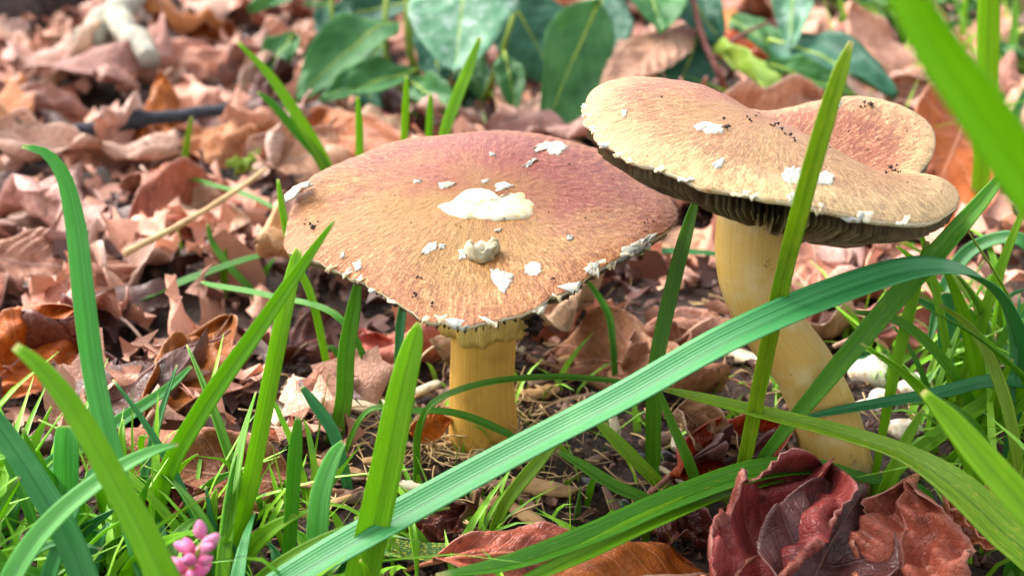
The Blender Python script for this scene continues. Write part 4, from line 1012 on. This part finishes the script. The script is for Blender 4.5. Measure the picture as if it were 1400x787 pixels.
blade([(570, 640, .294, 8), (572, 590, .293, 9), (590, 552, .292, 9), (650, 526, .291, 9), (740, 515, .292, 9), (820, 518, .294, 8), (880, 526, .296, 4)], GD, 'thin dark grass blade looping across the straight ochre stem', camnormal(.5))
blade([(505, 560, .30, 8), (560, 561, .299, 9), (620, 564, .298, 11), (680, 586, .296, 12), (720, 606, .295, 5)], GD, 'thin grass blade lying over the foot of the straight ochre stem', camnormal(.4))
blade([(606, 190, .47, 13), (622, 140, .475, 16), (640, 95, .48, 14), (656, 52, .485, 5)], GB, 'bright grass spike rising behind the broad cap before the frosted leaf', camnormal(.9))
for pts, lb in (([(492, 215, .47, 10), (491, 165, .47, 9), (489, 132, .47, 4)], 'short bright grass spike behind the broad cap beside the orange tan leaf'), ([(552, 205, .47, 9), (555, 140, .47, 9), (556, 104, .47, 4)], 'thin grass spike behind the top of the broad cap'), ([(586, 200, .47, 9), (588, 150, .47, 8), (589, 130, .47, 4)], 'thinnest grass spike behind the top of the broad cap')):
    blade(pts, GB, lb, camnormal(.9))
blade([(445, 225, .50, 16), (410, 165, .50, 16), (370, 105, .50, 12), (325, 58, .50, 4)], GB, 'grass blade leaning left out of the tuft beside the orange tan leaf', camnormal(.85))
blade([(440, 222, .50, 14), (405, 180, .50, 12), (370, 140, .50, 9), (352, 126, .50, 3)], GD, 'shorter grass blade of the tuft beside the orange tan leaf', camnormal(.85))
blade([(672, 736, .272, 12), (690, 690, .274, 16), (735, 632, .277, 17), (772, 590, .28, 6)], GY, 'yellowing grass blade standing on the soil mound before the straight stem', camnormal(.8))
blade([(935, 690, .287, 14), (890, 650, .288, 18), (845, 605, .29, 18), (812, 572, .291, 8)], GY, 'yellow spotted grass blade lying between the two stems', camnormal(.6))
blade([(890, 690, .275, 22), (840, 665, .276, 22), (795, 636, .278, 18), (762, 616, .279, 6)], GD, 'dark green grass blade lying on soil between the stems', UPN)
blade([(520, 752, .256, 30), (570, 756, .255, 32), (625, 757, .255, 30), (642, 756, .255, 22)], GS, 'dark speckled grass blade stub with yellow spots lying on the soil', UPN)
blade([(970, 720, .277, 12), (945, 640, .279, 14), (915, 570, .281, 10), (900, 530, .282, 4)], GD, 'narrow dark blade beside the upright blade between the stems', camnormal(.8))
blade([(1290, 640, .30, 14), (1400, 540, .29, 26), (1440, 490, .285, 20)], GB, 'bright blade rising right from the clump', camnormal(.7))
blade([(1205, 600, .29, 10), (1225, 500, .292, 14), (1250, 400, .295, 14), (1268, 330, .297, 6)], GB, 'upright blade between the bent stem and the grass clump', camnormal(.85))
blade([(1480, 560, .29, 16), (1380, 520, .291, 20), (1270, 540, .289, 18), (1150, 560, .287, 12), (1090, 572, .286, 4)], GW, 'waxy grey green blade lying across the bent stem', camnormal(.5))
blade([(1225, 640, .288, 22), (1290, 590, .291, 22), (1360, 540, .294, 20), (1450, 470, .30, 12)], GB, 'light green blade sweeping right behind the soft bright blade', camnormal(.6))
blade([(1190, 720, .277, 18), (1215, 660, .278, 18), (1240, 600, .28, 14), (1262, 560, .281, 5)], GB, 'short upright blade at the curled red leaf tip', camnormal(.8))
blade([(1360, 640, .30, 16), (1310, 520, .295, 16), (1230, 440, .29, 14), (1165, 425, .287, 5)], GD, 'dark blade bowing left over the pale lump', camnormal(.6))
blade([(1345, 200, .50, 24), (1350, 100, .50, 28), (1352, 0, .50, 28), (1353, -60, .50, 20)], GB, 'broad bright upright blade behind the blurred lime blade', camnormal(.9))
blade([(1400, 330, .36, 20), (1330, 340, .37, 20), (1290, 400, .36, 18), (1270, 470, .35, 5)], GW, 'teal blade hanging under the large ribbed leaf', camnormal(.6))
blade([(1290, 560, .33, 20), (1293, 480, .332, 20), (1293, 410, .335, 20), (1292, 400, .335, 14)], GW, 'short square tipped teal blade behind the arching blade', camnormal(.8))
blade([(1040, 520, .36, 14), (1130, 500, .37, 16), (1240, 470, .38, 10), (1290, 462, .385, 4)], GW, 'low teal blade lying behind the bent stem', UPN)
blade([(1215, 315, .50, 16), (1250, 350, .46, 14), (1180, 330, .50, 12), (1140, 335, .5, 4)], GD, 'blade lying in shade under the folded cap', UPN)
blade([(860, 350, .44, 10), (950, 345, .44, 11), (1010, 352, .44, 4)], GW, 'low blade lying between the cap and the bent stem', UPN)
blade([(838, 470, .36, 8), (832, 430, .365, 9), (815, 400, .37, 7), (800, 380, .372, 3)], GD, 'small curved blade behind the right edge of the broad cap', camnormal(.7))
blade([(545, 480, .33, 10), (548, 440, .333, 12), (552, 410, .336, 8)], GW, 'small teal blade hidden under the front of the broad cap', camnormal(.8))
blade([(430, 420, .35, 10), (420, 390, .352, 10), (400, 350, .355, 8), (385, 280, .36, 8), (380, 245, .362, 3)], GB, 'thin upright blade behind the left edge of the broad cap', camnormal(.8))
blade([(250, 250, .52, 8), (300, 256, .50, 9), (345, 270, .48, 9), (395, 295, .46, 4)], GD, 'thin blade lying in the litter left of the broad cap', UPN)
blade([(252, 240, .55, 9), (255, 200, .55, 8), (262, 160, .55, 4)], GY, 'thin yellowish blade standing by the slate grey twig', camnormal(.85))
blade([(470, 440, .34, 10), (370, 405, .36, 11), (290, 390, .38, 10), (275, 385, .385, 4)], GD, 'shaded blade lying under the left side of the broad cap', UPN)
blade([(345, 400, .42, 9), (310, 360, .425, 9), (290, 330, .43, 7), (284, 306, .432, 3)], GD, 'small curled blade rising from the litter left of the broad cap', camnormal(.7))
blade([(20, 680, .27, 24), (150, 585, .30, 20), (230, 530, .31, 12), (262, 500, .315, 4)], GM, 'waxy blade leaning right in front of the large brown leaf', camnormal(.6))

def clump(n, xr, yr, h, wd, lean, label, group, mats, cond=None, spread=.5, vdepth=.22):
    k = 0
    while k < n:
        x, y = random.uniform(*xr), random.uniform(*yr)
        if cond and not cond(x, y): continue
        hh = random.uniform(*h); w = random.uniform(*wd)
        d = np.array([lean[0] + random.gauss(0, spread), lean[1] + random.gauss(0, spread), 0])
        z0 = float(gz(x, y)) - .003
        ln = hh * random.uniform(.4, 1.0)
        droop = random.random()
        ts = np.linspace(0, 1, 6)
        A = np.array([[x + d[0] * ln * t ** 1.6, y + d[1] * ln * t ** 1.6, z0 + hh * (t - droop * .45 * t ** 3), w * (1 - t ** 4) * (.7 + .5 * math.sin(2.6 * t))] for t in ts])
        A[-1, 3] = .0004
        P, th = ribbon(A, None, camnormal(random.uniform(.4, .9), rng.normal(0, .35, 3)), vdepth, 16, 3, twist=random.gauss(0, .7))
        m = random.choice(mats)
        o = A[0, :3]
        q = (hh - h[0]) / (h[1] - h[0])
        adj = ('short' if q < .4 else 'middling' if q < .72 else 'tall') + ' ' + ('drooping' if droop > .62 else 'leaning' if math.hypot(d[0], d[1]) > .5 else 'upright') + ' ' + {GB: 'bright green', GD: 'deep green', GW: 'waxy blue green', GM: 'mint green', GY: 'yellowing'}[m]
        tag(link('grass_blade', grid_solid('grass_blade', P - o, th, [m]), loc=o), adj + ' ' + label, 'grass blade', group)
        k += 1
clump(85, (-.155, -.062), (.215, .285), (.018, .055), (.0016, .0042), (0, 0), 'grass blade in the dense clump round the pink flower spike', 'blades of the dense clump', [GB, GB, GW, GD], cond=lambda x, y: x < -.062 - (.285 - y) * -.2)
clump(26, (-.09, -.02), (.225, .262), (.010, .028), (.0018, .0035), (0, 0), 'thin grass blade in front of the wood chips', 'short blades before the wood chips', [GB, GD, GW])
clump(48, (.088, .165), (.262, .36), (.03, .085), (.0013, .0036), (-.1, 0), 'grass blade in the tall clump beside the bent stem', 'blades of the tall clump', [GB, GD, GY, GB, GW], cond=lambda x, y: x > .112 + (y - .26) * .12)
clump(5, (.10, .125), (.25, .27), (.010, .03), (.0018, .0038), (0, 0), 'small grass blade among the red brown leaves', 'short blades among the red leaves', [GB, GD])
clump(48, (.20, .50), (.50, .95), (.03, .10), (.0025, .0055), (0, 0), 'grass blade in the litter beyond the folded cap', 'blades beyond the folded cap', [GB, GD, GW, GB], cond=lambda x, y: x > .33 * y + .02)
clump(14, (-.03, .07), (.27, .30), (.006, .016), (.0012, .0022), (0, 0), 'small blade on the bare soil round the stems', 'tiny blades round the stems', [GD, GB])
clump(10, (-.3, -.05), (.34, .6), (.015, .04), (.0014, .0026), (0, 0), 'single grass blade poking through the leaf litter', 'lone blades in the leaf litter', [GB, GD, GY])

# fine thin grass between the blades, too much of it to count
p = Pile()
def fine(n, xr, yr, h, spread=.6, cond=None):
    k = 0
    while k < n:
        x, y = random.uniform(*xr), random.uniform(*yr)
        if cond and not cond(x, y): continue
        k += 1
        hh = random.uniform(*h); d = rng.normal(0, spread, 2) * hh; w = random.uniform(.0006, .0015); dr = random.random() * .7
        z0 = float(gz(x, y)) - .002; a_ = random.uniform(0, 6.28); bx, by = math.cos(a_) * w, math.sin(a_) * w
        V = []
        for t in (0, .25, .5, .75, 1):
            c = (x + d[0] * t ** 1.6, y + d[1] * t ** 1.6, z0 + hh * (t - dr * .6 * t ** 3)); e = 1 - t ** 3 * .95
            V += [(c[0] - bx * e, c[1] - by * e, c[2]), (c[0], c[1], c[2] - w * .4 * e), (c[0] + bx * e, c[1] + by * e, c[2])]
        p.add(np.array(V), [(i * 3 + j, i * 3 + j + 1, i * 3 + j + 4, i * 3 + j + 3) for i in range(4) for j in range(2)])
fine(260, (-.17, -.05), (.215, .29), (.012, .045))
fine(80, (-.06, .0), (.235, .29), (.006, .02))
fine(170, (.10, .18), (.255, .40), (.015, .05), cond=lambda x, y: x > .115)
fine(520, (.16, .55), (.50, 1.15), (.02, .08), cond=lambda x, y: x > .25 * y)
fine(110, (-.03, .10), (.262, .36), (.006, .020))
fine(60, (-.1, .18), (.62, .85), (.02, .05))
FINE = simple_mat('fine_grass', srgb(104, 166, 28), srgb(148, 200, 46), 40, .45, (.2, .0005), None, srgb(70, 130, 50))
tag(link('fine_grass', p.mesh('fine_grass', FINE)), 'fine thin green grass growing between the broad blades', kind='stuff')

# ------------------------------------------------------------------ twigs, chips, stones, flower
def stick(name, pts, r, mat, label, cat, seg=9, n=24, rough=.12, taper=.7, group=None):
    A = catmull(pts, n) + np.cumsum(rng.normal(0, r * .05, (n, 3)), 0)
    kn = np.ones(n)
    for c_ in rng.uniform(0, n, max(n // 14, 1)): kn += rough * 2.2 * np.exp(-((np.arange(n) - c_) / 1.3) ** 2)
    V, F, uv = tube_data(A, np.linspace(r, r * taper, n) * rng.uniform(1 - rough, 1 + rough, n) * kn, seg)
    o = A[0]
    return tag(link(name, mesh(name, V - o, F, [mat], uv=uv), loc=o), label, cat, group)
stick('twig', [W(-40, 208, .56), W(60, 188, .575), W(150, 178, .585), W(230, 164, .60), W(310, 154, .61)], .0044, TWIGM, 'slate grey twig lying across the leaf litter', 'twig', 12, 60, .09)
stick('straw_stalk', [W(172, 346, .39), W(260, 300, .42), (W(330, 256, .45)), W(362, 232, .47)], .0012, STRAW, 'dry straw stalk lying over the rust brown leaf', 'stalk')
stick('broken_stick', [W(118, 62, .78), W(160, 22, .82), W(205, -30, .88)], .011, STICK, 'pale broken stick lying near the dark log', 'stick')
stick('broken_stick', [W(160, 25, .80), W(185, 55, .77), W(205, 80, .75)], .009, STICK, 'short cream stick stub pointing down from the pale broken stick', 'stick')
stick('log', [W(-90, 45, .92), W(20, -8, .98), W(110, -50, 1.1), W(240, -90, 1.3)], .036, BARK, 'dark mossy log at the back of the leaf litter', 'log', 16, 30, .06, .9)
def slab(name, A, B, wd, th, mat, label, cat, group=None, nrm=(0, -.4, 1)):
    A, B = np.asarray(A, float), np.asarray(B, float); L = np.linalg.norm(B - A)
    t = np.linspace(0, 1, 9)[:, None]; s = np.linspace(-1, 1, 5)[None, :]
    e = wd / 2 * (.75 + .25 * np.sin(np.pi * t) + rng.uniform(-.12, .12, (9, 1)))
    P = np.stack([t * L + rng.uniform(-.08, .08, (1, 5)) * wd * 2 * np.abs(2 * t - 1) + 0 * s, s * e, rng.normal(0, th * .10, (9, 5)) + (1 - s ** 2) * th * .3], -1)
    x = unit(B - A); n = unit(np.asarray(nrm, float)); y = unit(np.cross(n, x)); n = np.cross(x, y)
    return tag(link(name, grid_solid(name, P @ np.stack([x, y, n], 1).T, th, [mat]), loc=A), label, cat, group)
def gr(px, py, h=.003):
    p = G(px, py, .003); p[2] = float(gz(p[0], p[1])) + h
    return p
for a, b, w, th, m, lb in ((gr(395, 535), gr(535, 555), .008, .003, CREAM, 'broad cream wood chip behind the short pale blade'), (gr(425, 685), gr(520, 680), .0055, .004, WOODG, 'weathered brown wood chip beside the bright lime blade'), (gr(700, 655, .006), gr(785, 662, .006), .005, .0022, WOOD, 'yellow wood chip on the soil mound'),
                           (gr(690, 665), gr(770, 715), .004, .0016, WOOD, 'flat split wood splinter lying on the soil mound'), (gr(765, 490), gr(845, 450), .006, .003, WOOD, 'tan wood chip behind the straight stem'), (gr(790, 480), gr(880, 470), .005, .003, CREAM, 'pale chip under the rolled leaf'),
                           (gr(710, 545), gr(760, 530), .005, .003, WOOD, 'small orange chip beside the straight stem'), (gr(370, 600), gr(395, 560), .006, .002, CREAM, 'cream chip near the large brown leaf'), (gr(300, 705), gr(325, 700), .004, .0015, CREAM, 'tiny cream chip under the dark upright blade'),
                           (gr(530, 545), gr(600, 520), .004, .002, CREAM, 'thin cream chip behind the straight stem'), (gr(380, 770), gr(340, 790), .005, .002, WOODG, 'dark red brown wood scrap at the foot of the pale flat blade'), (gr(880, 590), gr(960, 560), .005, .003, WOODG, 'grey brown chip between the two stems'),
                           (gr(1000, 480), gr(1050, 500), .005, .003, CREAM, 'pale chip behind the bend of the cream stem')):
    slab('wood_chip', a, b, w, th, m, lb, 'wood chip')
def LBL(px, py, d):
    L = np.linalg.norm(d)
    return ('long thin' if L > .013 else 'stubby' if L > .009 else 'tiny') + ' splintered wood chip ' + ('just before the straight stem' if py > 590 and px < 760 else 'beside the straight stem' if px < 760 and px > 560 else 'near the broad cream chip' if px <= 560 else 'between the two stems' if py > 560 else 'behind the arching blade')
for k in range(46):
    px, py = random.uniform(380, 1000), random.uniform(470, 720)
    A = gr(px, py, random.uniform(.002, .005)); d = rng.normal(0, 1, 3) * (1, 1, .15); d = unit(d) * random.uniform(.006, .018)
    slab('wood_chip', A, A + d, random.uniform(.001, .0035), random.uniform(.0007, .002), random.choice([WOOD, WOODG, CREAM, WOODG]), LBL(px, py, d), 'wood chip', 'small wood chips round the stems')
# straw fibres, soil crumbs
p = Pile()
for k in range(760):
    if k < 240:
        a_ = random.uniform(0, 6.28); rr = abs(random.gauss(.016, .010)) + .004; x, y = S1[0] + rr * math.cos(a_), S1[1] - .006 + rr * math.sin(a_)
    else:
        x, y = random.uniform(-.08, .12), random.uniform(.262, .42)
    z = float(gz(x, y)); d = unit(rng.normal(0, 1, 3) * (1, 1, .25)) * random.uniform(.004, .02)
    c = np.array([x, y, z + random.uniform(.0008, .004)])
    pts = np.array([c - d / 2, c + rng.normal(0, .0012, 3), c + d / 2])
    V, F, uv = tube_data(catmull(pts, 5), random.uniform(.00010, .00034), 4)
    p.add(V, F)
tag(link('straw_fibres', p.mesh('straw_fibres', STRAW)), 'dry straw fibres matted on the soil round the stems', kind='stuff')
p = Pile()
for k in range(5200):
    y = .245 + .5 * random.random() ** 1.5; x = random.uniform(-1, 1) * (.05 + .45 * y)
    s = random.uniform(.0006, .0026)
    V = np.array([(1, 0, 0), (-.6, .8, 0), (-.7, -.7, 0), (0, .1, 1), (0, 0, -.8)]) * s * rng.uniform(.5, 1.1, (5, 1))
    p.add(V @ rot3(rng) + (x, y, float(gz(x, y)) + s * .3), [(0, 1, 3), (1, 2, 3), (2, 0, 3), (1, 0, 4), (2, 1, 4), (0, 2, 4)])
tag(link('soil_crumbs', p.mesh('soil_crumbs', CRUMB, False)), 'small dark crumbs of soil strewn between the chips', kind='stuff')
def lump(name, c, r, mat, label, cat, seed, group=None, sq=(1, 1, .75)):
    import bmesh
    bm = bmesh.new(); bmesh.ops.create_icosphere(bm, subdivisions=3, radius=1)
    g = np.random.default_rng(seed); ph = g.uniform(0, 6, (6, 3)); fr = g.uniform(1, 4, (6, 3))
    for v in bm.verts:
        k = 1 + sum(.09 * math.sin(fr[i] @ np.array(v.co) + ph[i][0]) for i in range(6))
        v.co = Vector((v.co.x * k * sq[0] * r, v.co.y * k * sq[1] * r, v.co.z * k * sq[2] * r))
    me = bpy.data.meshes.new(name); bm.to_mesh(me); bm.free(); me.materials.append(mat)
    for f in me.polygons: f.use_smooth = True
    return tag(link(name, me, loc=c), label, cat, group)
for i, (px, py, r, lb) in enumerate(((1195, 508, 34, 'largest cream white stone behind the bent stem'), (1250, 530, 24, 'cream stone beside the largest white stone'), (1205, 555, 30, 'cream white stone lying before the largest one'), (1235, 590, 26, 'low cream stone near the bright blade'))):
    c = G(px, py, .004)
    lump('pale_stone', c, pxsize(r * .9, c), PALE, lb, 'stone', 40 + i)
for k in range(16):
    px, py = random.choice([(random.uniform(360, 600), random.uniform(530, 610)), (random.uniform(780, 1000), random.uniform(590, 700))])
    c = gr(px, py, .002)
    lump('pebble', c, random.uniform(.0016, .0036), PEB, 'small dark grey pebble on the soil by the wood chips', 'pebble', 70 + k, 'dark pebbles')
# pink flower spike
PINK = simple_mat('pink_bud', srgb(222, 84, 146), srgb(230, 136, 176), 320, .5, (.4, .0008), None, srgb(232, 176, 192))
fb = W(236, 870, .205); fb[2] = float(gz(fb[0], fb[1]))
fl = empty('flower_spike', fb)
tag(fl, 'pink flower spike of small closed buds among the grass', 'flower')
ax = catmull([fb, W(244, 810, .206), W(258, 785, .206), W(276, 742, .206)], 24)
V, F, uv = tube_data(ax, np.linspace(.0008, .0004, 24), 7)
link('stem', mesh('stem', V - fb, F, [STG], uv=uv), fl)
import bmesh
bm = bmesh.new(); bmesh.ops.create_uvsphere(bm, u_segments=14, v_segments=10, radius=1)
for v in bm.verts:
    k = 1 - .25 * v.co.z if v.co.z > 0 else 1
    k *= 1 + .06 * math.cos(3 * math.atan2(v.co.y, v.co.x))
    v.co = Vector((v.co.x * .0013 * k, v.co.y * .0013 * k, v.co.z * (.0023 if v.co.z > 0 else .0017)))
bme = bpy.data.meshes.new('bud'); bm.to_mesh(bme); bm.free(); bme.materials.append(PINK)
for f in bme.polygons: f.use_smooth = True
for k in range(20):
    t = .52 + .48 * k / 19; c = ax[min(int(t * 23), 23)]; a_ = k * 2.4
    out = np.array([math.cos(a_), math.sin(a_) * .9, .55]); out = unit(out) if k < 19 else np.array([0, 0, 1.])
    o = link('bud', bme, fl, c + out * .0034 * (1.2 - .35 * t) - fb)
    o.rotation_euler = Vector(out).to_track_quat('Z', 'Y').to_euler()
    o.scale = [random.uniform(.8, 1.15)] * 3
